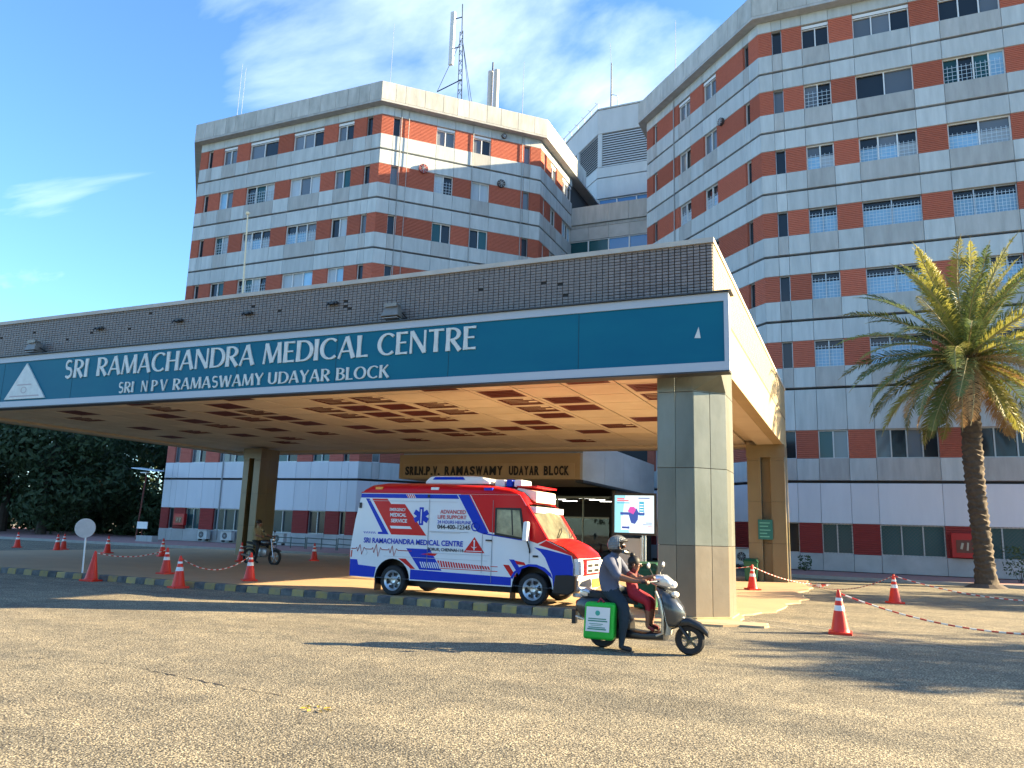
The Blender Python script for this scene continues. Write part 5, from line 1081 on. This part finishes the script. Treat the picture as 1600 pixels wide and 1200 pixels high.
def frond(L,e0,droop,seed,leaf=1.,stalks=True):
    r_=random.Random(seed); n=26; pts=[]; p=Vector((.0,0,0)); e=e0
    for k in range(n+1):
        pts.append(p.copy()); p=p+Vector((math.cos(e),0,math.sin(e)))*(L/n); e-=droop/n*(.4+1.2*k/n)
    b=MB(); b.tube([tuple(q) for q in pts],[.035*(1-.85*k/n)+.004 for k in range(n+1)],5,1)
    for k in range(4,n*4+1):
        t=k/(n*4); i=min(int(t*n),n-1); f=t*n-i; q=pts[i].lerp(pts[i+1],f); d=(pts[i+1]-pts[i]).normalized(); up=Vector((0,1,0)).cross(d)*-1
        ln_=leaf*.70*(math.sin(math.pi*min(1,.12+t*.92))**.6)*r_.uniform(.85,1.1)
        for s_ in (-1,1):
            if r_.random()<.09: continue
            sp=r_.uniform(.55,.85); dv=(d*sp+Vector((0,s_,0))*r_.uniform(.62,.85)+up*r_.uniform(.1,.42)).normalized(); w=.026
            tip=q+dv*ln_+Vector((0,0,-r_.uniform(.08,.42)*ln_)); mid=q+dv*ln_*.5; wv=d*w
            b.add([tuple(q-wv*.6),tuple(q+wv*.6),tuple(mid+wv),tuple(tip),tuple(mid-wv)],[(0,1,2,4),(4,2,3)],0)
    return b
vari={}
def fmesh(L,e0,dr,seed,m):
    key=(round(L,1),round(e0,2),round(dr,2),m.name)
    if key not in vari: vari[key]=frond(L,e0,dr,seed).mesh('frond',[m,rach],fix=False)
    return vari[key]
cnt=0
for (nn,e0,dr,L,ms) in ((9,1.38,.55,4.9,(fr_g,fr_y)),(12,1.12,.75,5.1,(fr_g,fr_y,fr_y)),(13,.82,.95,5.2,(fr_g,fr_g,fr_y)),(13,.5,1.15,5.1,(fr_g,fr_g,fr_y)),(13,.18,1.2,5.0,(fr_g,fr_y,fr_g)),(13,-.12,1.1,4.8,(fr_g,fr_g,fr_d)),(12,-.45,.95,4.3,(fr_y,fr_d)),(6,-.8,.6,3.6,(fr_d,fr_y,fr_g))):
    for k in range(nn):
        a=2*math.pi*(k+rng.random()*.55)/nn+cnt*.7
        me=fmesh(L,e0+rng.choice((-.1,0,.1)),dr,cnt*17+k,rng.choice(ms))
        o=link('frond',me,pm,(-.05+.24*math.cos(a),.24*math.sin(a),8.95+.25*e0)); o.rotation_euler=(rng.uniform(-.35,.35),rng.uniform(-.08,.08),a); s_=rng.uniform(.86,1.06); o.scale=(s_,s_,s_)
    cnt+=1

# ============================================================ BROAD-LEAVED TREES
bark=mat('bark',(.07,.055,.042),.9,var=.6,vscale=6,bump=.4)
leafs=[leafy('leaf_dark',(.030,.058,.022),.6,.25,var=.5,vscale=1.2,vcol=(.055,.085,.03)),leafy('leaf_mid',(.05,.085,.028),.6,.3,var=.5,vscale=1.2,vcol=(.03,.055,.02)),leafy('leaf_light',(.13,.16,.04),.6,.35,var=.5,vscale=1.2,vcol=(.08,.12,.03))]
def tree(x,y,h,rx,rz,label,lm,seed,nl=5200,lo=1.2,cat='tree',group='trees beyond the canopy',ls=.20):
    r_=random.Random(seed); t=thing('broadleaf_tree',label,cat,(x,y,0),group)
    tr=MB(); ctr=Vector((x,y,lo+rz)); th_=.13+.02*h
    tr.tube([(x,y,-.1),(x+.1,y,h*.18),(x-.05,y+.1,h*.38),(x+.1,y,h*.6)],[th_,th_*.8,th_*.6,th_*.3],9)
    cl=[]
    for k in range(34):
        while True:
            v=Vector((r_.uniform(-1,1),r_.uniform(-1,1),r_.uniform(-1,1)))
            if .25<v.length<1: break
        v=v*r_.uniform(.85,1.0); c=ctr+Vector((v.x*rx,v.y*rx,v.z*rz)); cl.append((c,r_.uniform(.22,.38)*rx))
        if k<14: tr.tube([(x,y,h*.3+r_.uniform(0,h*.2)),tuple((c+Vector((x,y,h*.45)))/2+Vector((0,0,-.2))),tuple(c)],[.07,.045,.015],5)
    tr.build('trunk',bark,t,True)
    lf=MB(); vs=lf.v; fs=lf.f
    for i in range(nl):
        c,cr=r_.choice(cl); d=Vector((r_.gauss(0,1),r_.gauss(0,1),r_.gauss(0,.8))).normalized()*cr*r_.uniform(.55,1.05)
        p=c+d; nrm=(d.normalized()+Vector((r_.uniform(-.8,.8),r_.uniform(-.8,.8),r_.uniform(-.2,.9)))).normalized(); u=nrm.cross(Vector((r_.uniform(-1,1),r_.uniform(-1,1),r_.uniform(-1,1)))).normalized(); v=nrm.cross(u); s=ls*r_.uniform(.6,1.4); o=len(vs)
        vs+=[tuple(p-u*s),tuple(p+v*s*.42+nrm*s*.12),tuple(p+u*s),tuple(p-v*s*.42+nrm*s*.12)]; fs+=[(o,o+1,o+2),(o,o+2,o+3)]; lf.m+=[0,0]
    lf.build('crown',lm,t,fix=False)
tree(-57.5,41.0,13,6.2,5.6,'dense dark tree right beside the left wing and the street light',leafs[0],1,9000,.9,ls=.26)
tree(-66.0,43.5,14,6.8,6.2,'dark spreading tree behind the round sign, left of the street light',leafs[0],2,9000,.8,ls=.26)
tree(-51.5,51,12,5.0,5.4,'dark tree filling the gap behind the left wing corner',leafs[0],3,6000,.8,ls=.28)
tree(-75.5,46.0,13,6.0,5.8,'tree with lighter leaves at the left picture edge under the canopy',leafs[1],4,8000,.7,ls=.26)
tree(-66.0,36.6,7.0,3.6,3.3,'low bright green bushy tree at the far left edge by the footpath',leafs[2],5,4200,.5,ls=.20)
tree(-72,57,16,8,7.4,'tall dark tree behind the others at the far left',leafs[0],6,7000,.9,ls=.36)
tree(-60,56,15,7,7,'tall dark tree behind the others left of the left wing',leafs[0],7,6000,.9,ls=.36)
for k,(x,y,rr,w) in enumerate(((-50.5,46.5,2.6,'nearest the left wing'),(-56,48.5,3.0,'second from the left wing'),(-62,49.5,3.2,'third from the left wing'),(-69,50.5,3.4,'fourth from the left wing'),(-77,51,3.6,'fifth from the left wing'),(-86,52,4.0,'farthest from the left wing'))):
    tree(x,y,4,rr,2.3,'dark hedge bush under the trees, %s'%w,leafs[0],50+k,2600,-.5,cat='bush',group='hedge under the trees',ls=.3)
tree(16.8,21.3,7.4,2.5,1.4,'shade tree to the right of the forecourt',leafs[1],8,2400,4.4,group='trees right of the forecourt',ls=.2)
tree(19.0,36.2,9,3.6,2.4,'shade tree near the right wing entrance',leafs[1],9,3200,4.0,group='trees right of the forecourt',ls=.2)
tree(24,27.0,9.5,3.4,2.4,'second shade tree to the right of the forecourt',leafs[1],10,2600,4.6,group='trees right of the forecourt',ls=.2)
for k,(x,y,h) in enumerate(((-24,-13,9),(-15.5,-15,10),(-7,-13.5,9),(2,-16,10.5),(11,-14,9))):  # unseen row, added to give the column and sign something dark to reflect
    tree(x,y,h,4.6,3.7,('first','second','third','fourth','fifth')[k]+' tree from the left in the unseen row added across the road',leafs[1],30+k,2200,1.5,group='unseen trees added behind the viewer',ls=.34)
r_=random.Random(4)
def shrub(x,y,h,label,n=260):
    t=thing('shrub',label,'plant',(x,y,0)); s_=MB()
    for k in range(7): a=r_.uniform(0,6.28); s_.tube([(x,y,0),(x+.25*h*math.cos(a),y+.25*h*math.sin(a),h*r_.uniform(.5,.95))],[.012,.005],5)
    s_.build('stem',bark,t); lf=MB()
    for k in range(n):
        a=r_.uniform(0,6.28); q=r_.random()**.6; p=Vector((x+.42*h*q*math.cos(a),y+.42*h*q*math.sin(a),h*r_.uniform(.25,1.05))); u=Vector((r_.uniform(-1,1),r_.uniform(-1,1),r_.uniform(-.6,1))).normalized(); v=u.cross(Vector((r_.uniform(-1,1),r_.uniform(-1,1),.3))).normalized(); s=.07*r_.uniform(.6,1.3)
        lf.add([tuple(p-u*s),tuple(p+v*s*.5),tuple(p+u*s),tuple(p-v*s*.5)],[(0,1,2,3)])
    lf.build('foliage',leafs[1],t,fix=False)
shrub(6.1,38.5,1.5,'thin leafy shrub growing behind the foot of the palm'); shrub(-2.35,40.7,.8,'small weed against the plinth right of the rear column',120)

# ============================================================ TRAFFIC CONES AND CHAINS
con_r=mat('cone_red',(.74,.032,.012),.45,var=.25,vscale=9,vcol=(.48,.03,.02),rnd=.12); con_w=mat('cone_band',(.74,.74,.72),.45); con_k=mat('cone_base',(.05,.03,.03),.7)
cb_=MB(); cb_.box(-.19,.19,-.19,.19,0,.045); cbm=cb_.mesh('cone_base',con_r)
def prof(z): return .155-.128*(z-.045)/.70
cbody=MB().lathe([(.165,.045),(.155,.06)]+[(prof(z),z) for z in (.1,.3,.5,.7)]+[(.022,.75),(.012,.755)],18).mesh('cone_body',con_r,True)
bandm=[MB().lathe([(prof(a)+.0015,a),(prof(b_)+.0015,b_),(prof(b_)-.004,b_),(prof(a)-.004,a)],18).mesh('cone_band',con_w,True) for a,b_ in ((.40,.49),(.57,.62))]
CON=[(-.34,15.3,1,'large red cone nearest the viewer, right of the front column'),(.86,23.8,1,'red cone with white bands out on the asphalt left of the palm'),(-3.0,25.4,1,'red cone standing between the two right columns'),
 (-15.1,16.9,1,'red cone with one white band behind the kerb, nearest the ambulance'),(-14.9,14.28,1,'red cone in front of the kerb, right of the round sign'),(-18.5,17.2,1,'red cone behind the kerb holding the chain end'),(-17.85,14.25,0,'plain red cone on the kerb right beside the round sign'),
 (-22.5,24.6,1,'red cone in the shade by the left rear column'),(-21.4,27.8,1,'red cone behind the motorcycle in the shade'),(-27.1,24.9,1,'small far cone at the edge of the forecourt left of the left rear column'),(-30.4,24.9,1,'far cone second from the left column on the side road'),(-33.8,25.0,1,'right one of two close far cones on the left'),(-35.0,26.2,1,'left one of two close far cones on the left'),(-37.6,25.7,1,'leftmost far cone on the side road')]
for k,(x,y,bands,lab) in enumerate(CON):
    gz_=.036 if (x<-2.6 and 14.8<y<33 and x>-33) else 0.
    if 14.4<y<14.76 : gz_=0
    t=thing('traffic_cone',lab,'cone',(x,y,gz_),'traffic cones'); t.rotation_euler=(random.Random(k).uniform(-.03,.03),random.Random(k+9).uniform(-.03,.03),.3*k); link('cone_base',cbm,t); bd_=link('cone_body',cbody,t)
    if bands:
        for m in bandm: link('cone_band',m,bd_)
ch_r=mat('chain_red',(.5,.04,.03),.5); ch_w=mat('chain_white',(.66,.64,.6),.5)
def chain(a,b_,sag,label,r=.013):
    a,b_=Vector(a),Vector(b_); n=int((b_-a).length/.11)+2; m=MB(); pts=[a.lerp(b_,k/n)-Vector((0,0,sag*4*(k/n)*(1-k/n))) for k in range(n+1)]
    for k in range(n): 
        for p in (0,): m.tube([tuple(pts[k].lerp(pts[k+1],.03)),tuple(pts[k].lerp(pts[k+1],.97))],r,6,k%2)
    o=m.build('barrier_chain',[ch_r,ch_w]); tag(o,label,'chain',group='chains between cones'); o['kind']='thing'; del o['kind']
chain((-14.9,14.28,.70),(-15.1,16.9,.72),.33,'red and white chain sagging between the two cones nearest the ambulance')
chain((-17.85,14.25,.72),(-18.5,17.2,.74),.16,'red and white chain between the two cones beside the round sign')
chain((-.34,15.3,.70),(4.6,15.6,.55),.42,'red and white chain running right from the largest cone')
chain((-3.0,25.4,.74),(-1.5,29.0,.12),.10,'chain dropping from the cone between the right columns')
chain((-3.0,25.4,.74),(-5.6,27.0,.70),.12,'chain running left behind the front column')
chain((-1.4,29.1,.05),(.86,23.8,.72),.22,'chain rising from the ground to the cone left of the palm')
chain((.86,23.8,.72),(6.8,24.4,.6),.42,'red and white chain running right in front of the palm')
lp=MB(); 
for k in range(26):
    a=k*.7; lp.tube([(-1.45+.22*math.cos(a)+.015*k,29.2+.12*math.sin(a),.02+.004*k),(-1.45+.22*math.cos(a+.7)+.015*k,29.2+.12*math.sin(a+.7),.024+.004*k)],.014,5,k%2)
lp.build('chain_heap',[ch_r,ch_w]); tag(bpy.data.objects['chain_heap'],'small heap of loose chain by the right rear column','chain',group='chains between cones')

# ============================================================ STREET FURNITURE
t=thing('round_sign','white round sign on a thin leaning pole behind the kerb','sign',(-19.53,15.3,0))
MB().tube([(-19.53,15.3,.04),(-19.6,15.3,1.32)],.022,8).build('pole',white_p,t,True); d=Vector((.80,-1,.0)).normalized()
ds=MB(); c=Vector((-19.61,15.27,1.29)); u=Vector((-d.y,d.x,0)); nn=28
ds.loft([[tuple(c+d*o_+(u*math.cos(2*math.pi*k/nn)+Vector((0,0,1))*math.sin(2*math.pi*k/nn))*r_) for k in range(nn)] for o_,r_ in ((0,.255),(.0,.265),(.012,.265),(.014,.255))]); ds.build('disc',mat('sign_back',(.55,.52,.50),.5,var=.3,vscale=5),t)
MB().lathe([(.25,0),(.25,.03),(.04,.05)],18,c=(-19.53,15.3,.036)).build('base_plate',mat('sign_base',(.3,.29,.27),.8),t)
def bin_(x,y,w,d_,h,label):
    t=thing('waste_bin',label,'bin',(x,y,0)); gm=mat('bin_green',(.004,.085,.045),.4,rnd=.1); z0_=.06
    bb=MB(); bb.hexa([(x-w*.40,y-d_*.4,z0_),(x+w*.40,y-d_*.4,z0_),(x+w*.40,y+d_*.4,z0_),(x-w*.40,y+d_*.4,z0_),(x-w/2,y-d_/2,h*.86),(x+w/2,y-d_/2,h*.86),(x+w/2,y+d_/2,h*.86),(x-w/2,y+d_/2,h*.86)]); bevel(bb.build('bin_body',gm,t),.03,2)
    rm=MB(); rm.box(x-w/2-.02,x+w/2+.02,y-d_/2-.02,y+d_/2+.02,h*.83,h*.87); rm.build('rim',gm,t)
    bb=MB(); bb.hexa([(x-w/2-.02,y-d_/2-.02,h*.872),(x+w/2+.02,y-d_/2-.02,h*.872),(x+w/2+.02,y+d_/2+.03,h*.872),(x-w/2-.02,y+d_/2+.03,h*.872),(x-w*.38,y-d_*.34,h*.97),(x+w*.38,y-d_*.34,h*.97),(x+w*.42,y+d_*.46,h),(x-w*.42,y+d_*.46,h)]); bevel(bb.build('lid',gm,t),.02,2)
    for s_ in (-1,1): MB().lathe([(.02,-.02),(.085,-.02),(.085,.02),(.02,.02)],14,c=(x+s_*w*.42,y+d_*.42,.12),axis='x').build('wheel',black_r,t)
bin_(-4.22,17.0,.56,.6,1.02,'tall dark green wheeled bin beside the front column'); bin_(-3.60,30.25,.5,.45,.86,'small green bin in front of the right rear column')
# advertising screen on a stand
t=thing('advert_screen','bright advertising screen on a stand left of the front column','screen',(-7.1,27,0))
MB().box(-7.92,-6.36,27.0,27.10,1.56,3.02).build('screen_case',black_p,t)
def emi(n,c,s=1.): return mat(n,c,.4,emit=c,estr=s)
scr=MB().box(-7.84,-6.43,26.985,26.999,1.64,2.94).build('screen',emi('screen_white',(.60,.80,.92),.17),t)
def ad(poly,m,l=1): MB().slab(poly,26.985-.004*l,26.985-.004*l+.003).build('screen_graphic',m,scr)
def rc(x0,x1,z0,z1): return [(x0,z0),(x1,z0),(x1,z1),(x0,z1)]
cy_=emi('ad_cyan',(.25,.62,.80),.17); nv=emi('ad_navy',(.02,.05,.22),.3); tl=emi('ad_teal',(.03,.25,.38),.3); rd_=emi('ad_red',(.7,.08,.12),.3); pk=emi('ad_pink',(.35,.05,.25),.3); wt_=emi('ad_white',(.9,.95,1.),.2)
ad([(-7.84,1.64),(-7.3,1.64),(-7.55,2.3),(-7.45,2.94),(-7.84,2.94)],cy_)
for z,w in ((2.80,.26),(2.735,.42)): ad(rc(-7.75,-7.75+w,z,z+.04),rd_,2)
ad(rc(-7.75,-7.30,2.66,2.69),tl,2); ad(rc(-6.98,-6.58,2.83,2.86),nv,2); ad(rc(-7.0,-6.8,2.2,2.72)[:0] or rc(-6.95,-6.78,2.24,2.72),tl,2); ad(rc(-7.63,-6.76,2.26,2.35),nv,3)
for z in (2.34,2.43,2.52,2.61): ad(rc(-6.93,-6.80,z,z+.025),wt_,4)
ad([(-7.33,2.28),(-7.24,1.98),(-7.10,1.95),(-7.0,2.1),(-6.98,2.36),(-7.04,2.48),(-7.26,2.48)],nv,4); ad([(-7.36,2.38),(-7.16,2.28),(-7.06,2.45),(-7.14,2.54),(-7.28,2.54)],pk,5)
ad(rc(-7.60,-7.36,1.74,2.22),wt_,4); ad(rc(-7.57,-7.30,1.78,1.86),nv,5)
for z,w in ((1.98,.22),(1.92,.32),(1.86,.14)): ad(rc(-6.5-w,-6.5,z,z+.02),rd_ if z<1.9 else nv,3)
for x in (-6.85,-6.75): MB().tube([(x,27.06,0.04),(x,27.06,1.56)],.03,8).build('stand_leg',steel,t)
MB().box(-7.6,-6.4,26.8,27.3,.036,.08).build('stand_foot',metal_dk,t)
t=tag(MB().box(-7.95,-6.98,27.35,27.42,.05,1.45).build('free_standing_board',mat('notice_grey',(.40,.42,.44),.6)),'pale grey free-standing panel behind the advertising screen stand','panel'); MB().box(-7.98,-7.93,27.33,27.44,.0,1.5).build('panel_post',metal_gr,t); MB().box(-7.0,-6.95,27.33,27.44,.0,1.5).build('panel_post',metal_gr,t)
t=tag(MB().box(-6.42,-6.02,27.6,27.65,.95,1.55).build('small_notice',white_p),'small white notice right of the advertising screen stand','sign'); MB().tube([(-6.22,27.68,.03),(-6.22,27.68,1.4)],.025,8).build('post',metal_gr,t)
t=tag(MB().box(-3.36,-2.84,30.60,30.64,1.55,2.28).build('direction_board',mat('board_green',(.01,.14,.13),.5)),'green direction board fixed to the right rear column','sign')
for k,(z,w) in enumerate(((2.14,.36),(2.02,.30),(1.88,.38),(1.76,.26),(1.64,.34))): MB().box(-3.30,-3.30+w,30.594,30.599,z,z+.035).build('print_line',mat('board_print',(.12,.42,.36),.5),t)
# air conditioner units, fire boxes, railings
acm=mat('ac_casing',(.50,.53,.52),.6,var=.4,vscale=4,vcol=(.36,.38,.37))
def acu(x,y,z,label,w=.85,h=.58):
    t=thing('air_conditioner',label,'air conditioner',(x,y,z)); bevel(MB().box(x-w/2,x+w/2,y-.32,y,z,z+h).build('casing',acm,t),.015,2)
    MB().lathe([(.02,0),(.21,0),(.21,.012),(.02,.02)],20,c=(x-.1*w,y-.338,z+h*.5),axis='y').build('fan_recess',metal_dk,t); b=MB()
    for k in range(5): a=math.pi*k/5; b.tube([(x-.1*w+.2*math.cos(a),y-.345,z+h*.5+.2*math.sin(a)),(x-.1*w-.2*math.cos(a),y-.345,z+h*.5-.2*math.sin(a))],.008,4)
    b.build('fan_guard',acm,t); 
    for s_ in (-1,1): MB().box(x+s_*w*.35-.03,x+s_*w*.35+.03,y-.3,y-.02,z-.12,z).build('foot',metal_dk,t)
    MB().box(x-w/2-.06,x+w/2+.06,y-.42,y+.02,z+h+.03,z+h+.05).build('rain_cover',acm,t)
acu(-40.7,40.9,.34,'left one of two air conditioner units at the foot of the left wing'); acu(-38.6,40.9,.32,'right one of two air conditioner units at the foot of the left wing',.95)
acu(-33.3,39.8,.33,'air conditioner unit right of the left rear column',.9); acu(-5.2,40.9,.30,'air conditioner seen between the two right columns',.8,.75)
fb=mat('fire_box_red',(.42,.012,.012),.35)
def fire(x,y,z,label,w=1.,h=.85):
    t=thing('fire_hose_box',label,'fire box',(x,y,z)); bevel(MB().box(x-w/2,x+w/2,y-.26,y,z,z+h).build('cabinet',fb,t),.015,2); MB().box(x-w*.32,x+w*.32,y-.268,y-.261,z+h*.2,z+h*.72).build('glass',mat('fire_glass',(.12,.03,.03),.1),t)
    MB().tube([(x-.12,y-.272,z+h*.35),(x-.05,y-.272,z+h*.6)],.05,8).build('hose',mat('hose_cream',(.5,.42,.3),.7),t); MB().tube([(x+.12,y-.272,z+h*.3),(x+.16,y-.272,z+h*.62)],.04,8).build('hose',mat('hose_cream'),t)
fire(-43.2,41.05,1.2,'red fire hose box on the left wing by the air conditioners',.95,.8); fire(4.45,41.36,1.0,'red fire hose box on the right wing partly behind the palm',1.0,1.1)
hr=mat('handrail_green',(.07,.11,.10),.5)
for k in range(3):
    x0_=-31.6+k*2.2; b=MB()
    for z in (.45,.75): b.tube([(x0_,37.4,z+.02*k),(x0_+2.1,37.4,z-.03)],.028,6)
    for q in range(3): b.tube([(x0_+q*1.05,37.4,.13),(x0_+q*1.05,37.4,.8)],.03,6)
    tag(b.build('handrail',hr),('left','middle','right')[k]+' length of green pipe handrail in front of the left wing','railing',group='pipe handrails')
# lamp posts, boards, poles
t=thing('street_light','solar street light with a flat panel beside the left wing corner','street light',(-45.9,39.6,.14)); rust=mat('rusty_pole',(.16,.05,.035),.8)
MB().tube([(-45.75,39.6,.1),(-45.4,39.6,4.8)],.05,8).build('pole',rust,t,True); MB().hexa([(-46.5,39.2,5.02),(-44.2,39.2,4.80),(-44.2,40.0,4.86),(-46.5,40.0,5.08),(-46.5,39.2,5.08),(-44.2,39.2,4.86),(-44.2,40.0,4.92),(-46.5,40.0,5.14)]).build('panel',mat('solar_frame',(.55,.66,.75),.3),t); MB().box(-45.7,-45.1,39.3,39.5,4.7,4.76).build('lamp_head',white_p,t)
t=tag(MB().box(-44.95,-44.0,38.9,38.95,.9,1.36).build('notice_board',white_p),'small white notice board on the footpath beside the left wing corner','sign'); MB().tube([(-44.5,38.97,.14),(-44.5,38.97,1.2)],.025,8).build('post',rust,t)
t=tag(MB().box(-42.6,-41.2,36.9,37.4,.14,.5).build('concrete_block',concrete_dirty),'low concrete block on the footpath near the left wing','block')
t=thing('flag_pole','thin white pole with a round top standing on the canopy roof','pole',(-30.15,31.5,7.0)); MB().tube([(-30.15,31.5,7.0),(-30.65,31.5,18.6)],[.07,.04],10).build('pole',mat('pole_cream',(.70,.60,.40),.5),t,True); MB().sphere((-30.66,31.5,18.7),.12,12,8).build('finial',mat('pole_cream'),t,True)
# roof masts
t=thing('lattice_mast','dark lattice mast with a panel antenna on the left wing roof','antenna',(-27.4,50,30.75)); lm=mat('mast_steel',(.04,.055,.075),.5,metal=.5)
b=MB(); mxs=-27.45; tri=[(-.22,-.13),(.22,-.13),(0,.25)]
for dx,dy in tri: b.tube([(mxs+dx,50+dy,30.7),(mxs-.25+dx*.6,50+dy*.6,41.5)],.035,5)
for k in range(24):
    z=31+k*.44; f=1-.4*(z-30.7)/10.8; o_=-.25*(z-30.7)/10.8
    for i in range(3): a_=tri[i]; c_=tri[(i+1)%3]; b.tube([(mxs+o_+a_[0]*f,50+a_[1]*f,z),(mxs+o_+c_[0]*f,50+c_[1]*f,z+(.44 if k%2 else 0))],.022,4)
b.build('lattice',lm,t); MB().tube([(mxs-.25,50,41.4),(mxs-.32,50,44.1)],.05,6).build('top_pole',lm,t); MB().tube([(mxs-.1,50,37.2),(mxs-2.3,50,36.6)],.05,6).build('boom',lm,t)
for e in ((mxs-2.3,36.6),(mxs+1.3,33.0),(mxs+.9,34.0)): MB().tube([(e[0],50,e[1]),(mxs-.2,50,41.0)],.025,5).build('stay',lm,t)
for z in (40.2,42.9): MB().tube([(mxs-.3,50,z),(mxs-1.0,50,z)],.05,6).build('antenna_arm',lm,t)
MB().box(mxs-1.28,mxs-.92,49.8,50.05,38.7,43.5).build('panel_antenna',mat('antenna_grey',(.55,.56,.55),.5),t)
t=thing('vent_stack','pair of pale upright tubes on the left wing roof edge','vent pipe',(-24.6,50,30.75))
for x in (-24.93,-24.40): MB().tube([(x,50,30.7),(x,50,37.3)],.21,14).build('tube',mat('stack_cream',(.50,.45,.40),.5),t,True)
MB().tube([(-24.7,49.9,37.3),(-24.7,49.9,38.0)],.07,8).build('cap_rod',lm,t)
for k,(x,z0_,z1_,lab) in enumerate(((-34.4,30.7,44.0,'tall thin whip aerial at the corner of the left wing roof'),(-22.1,30.7,37.5,'thin whip aerial right of the pale tubes on the left wing roof'),(-51.2,30.7,44.1,'left one of two thin aerials at the far left of the left wing roof'),(-50.7,30.7,43.6,'right one of two thin aerials at the far left of the left wing roof'),(-10.3,30.7,38.0,'thin aerial on the right wing roof'))):
    b=MB(); b.tube([(x,50,z0_),(x+.05,50,z1_)],[.035,.014],6); tag(b.build('whip_aerial',mat('aerial_grey',(.22,.26,.32),.5)),lab,'antenna',group='whip aerials on the roofs')
t=thing('tower_aerial','dark spike aerial with a small frame on the core tower roof','antenna',(-19.2,64,39.7)); MB().tube([(-19.2,64,39.7),(-19.2,64,45.3)],[.09,.05],8).build('spike',lm,t); MB().tube([(-18.4,64,39.7),(-18.6,64,41.8),(-19.1,64,42.0)],.04,6).build('frame',metal_gr,t); MB().tube([(-19.2,64,45.2),(-19.35,64,47.4)],.02,5).build('tip',metal_gr,t)
# a yellow leaf on the road
ly=mat('fallen_leaf',(.55,.38,.03),.7); lf=MB()
for k in range(7):
    a=k*.9; x,y=-4.45+.07*math.cos(a),5.98+.05*math.sin(a); lf.add([(x,y,.006),(x+.06*math.cos(a),y+.05*math.sin(a),.02),(x+.10*math.cos(a+.3),y+.07*math.sin(a+.3),.008),(x+.04*math.cos(a+.7),y+.03*math.sin(a+.7),.014)],[(0,1,2,3)])
tag(lf.build('fallen_leaf',ly,fix=False),'yellow fallen leaf lying on the road in the foreground','leaf')
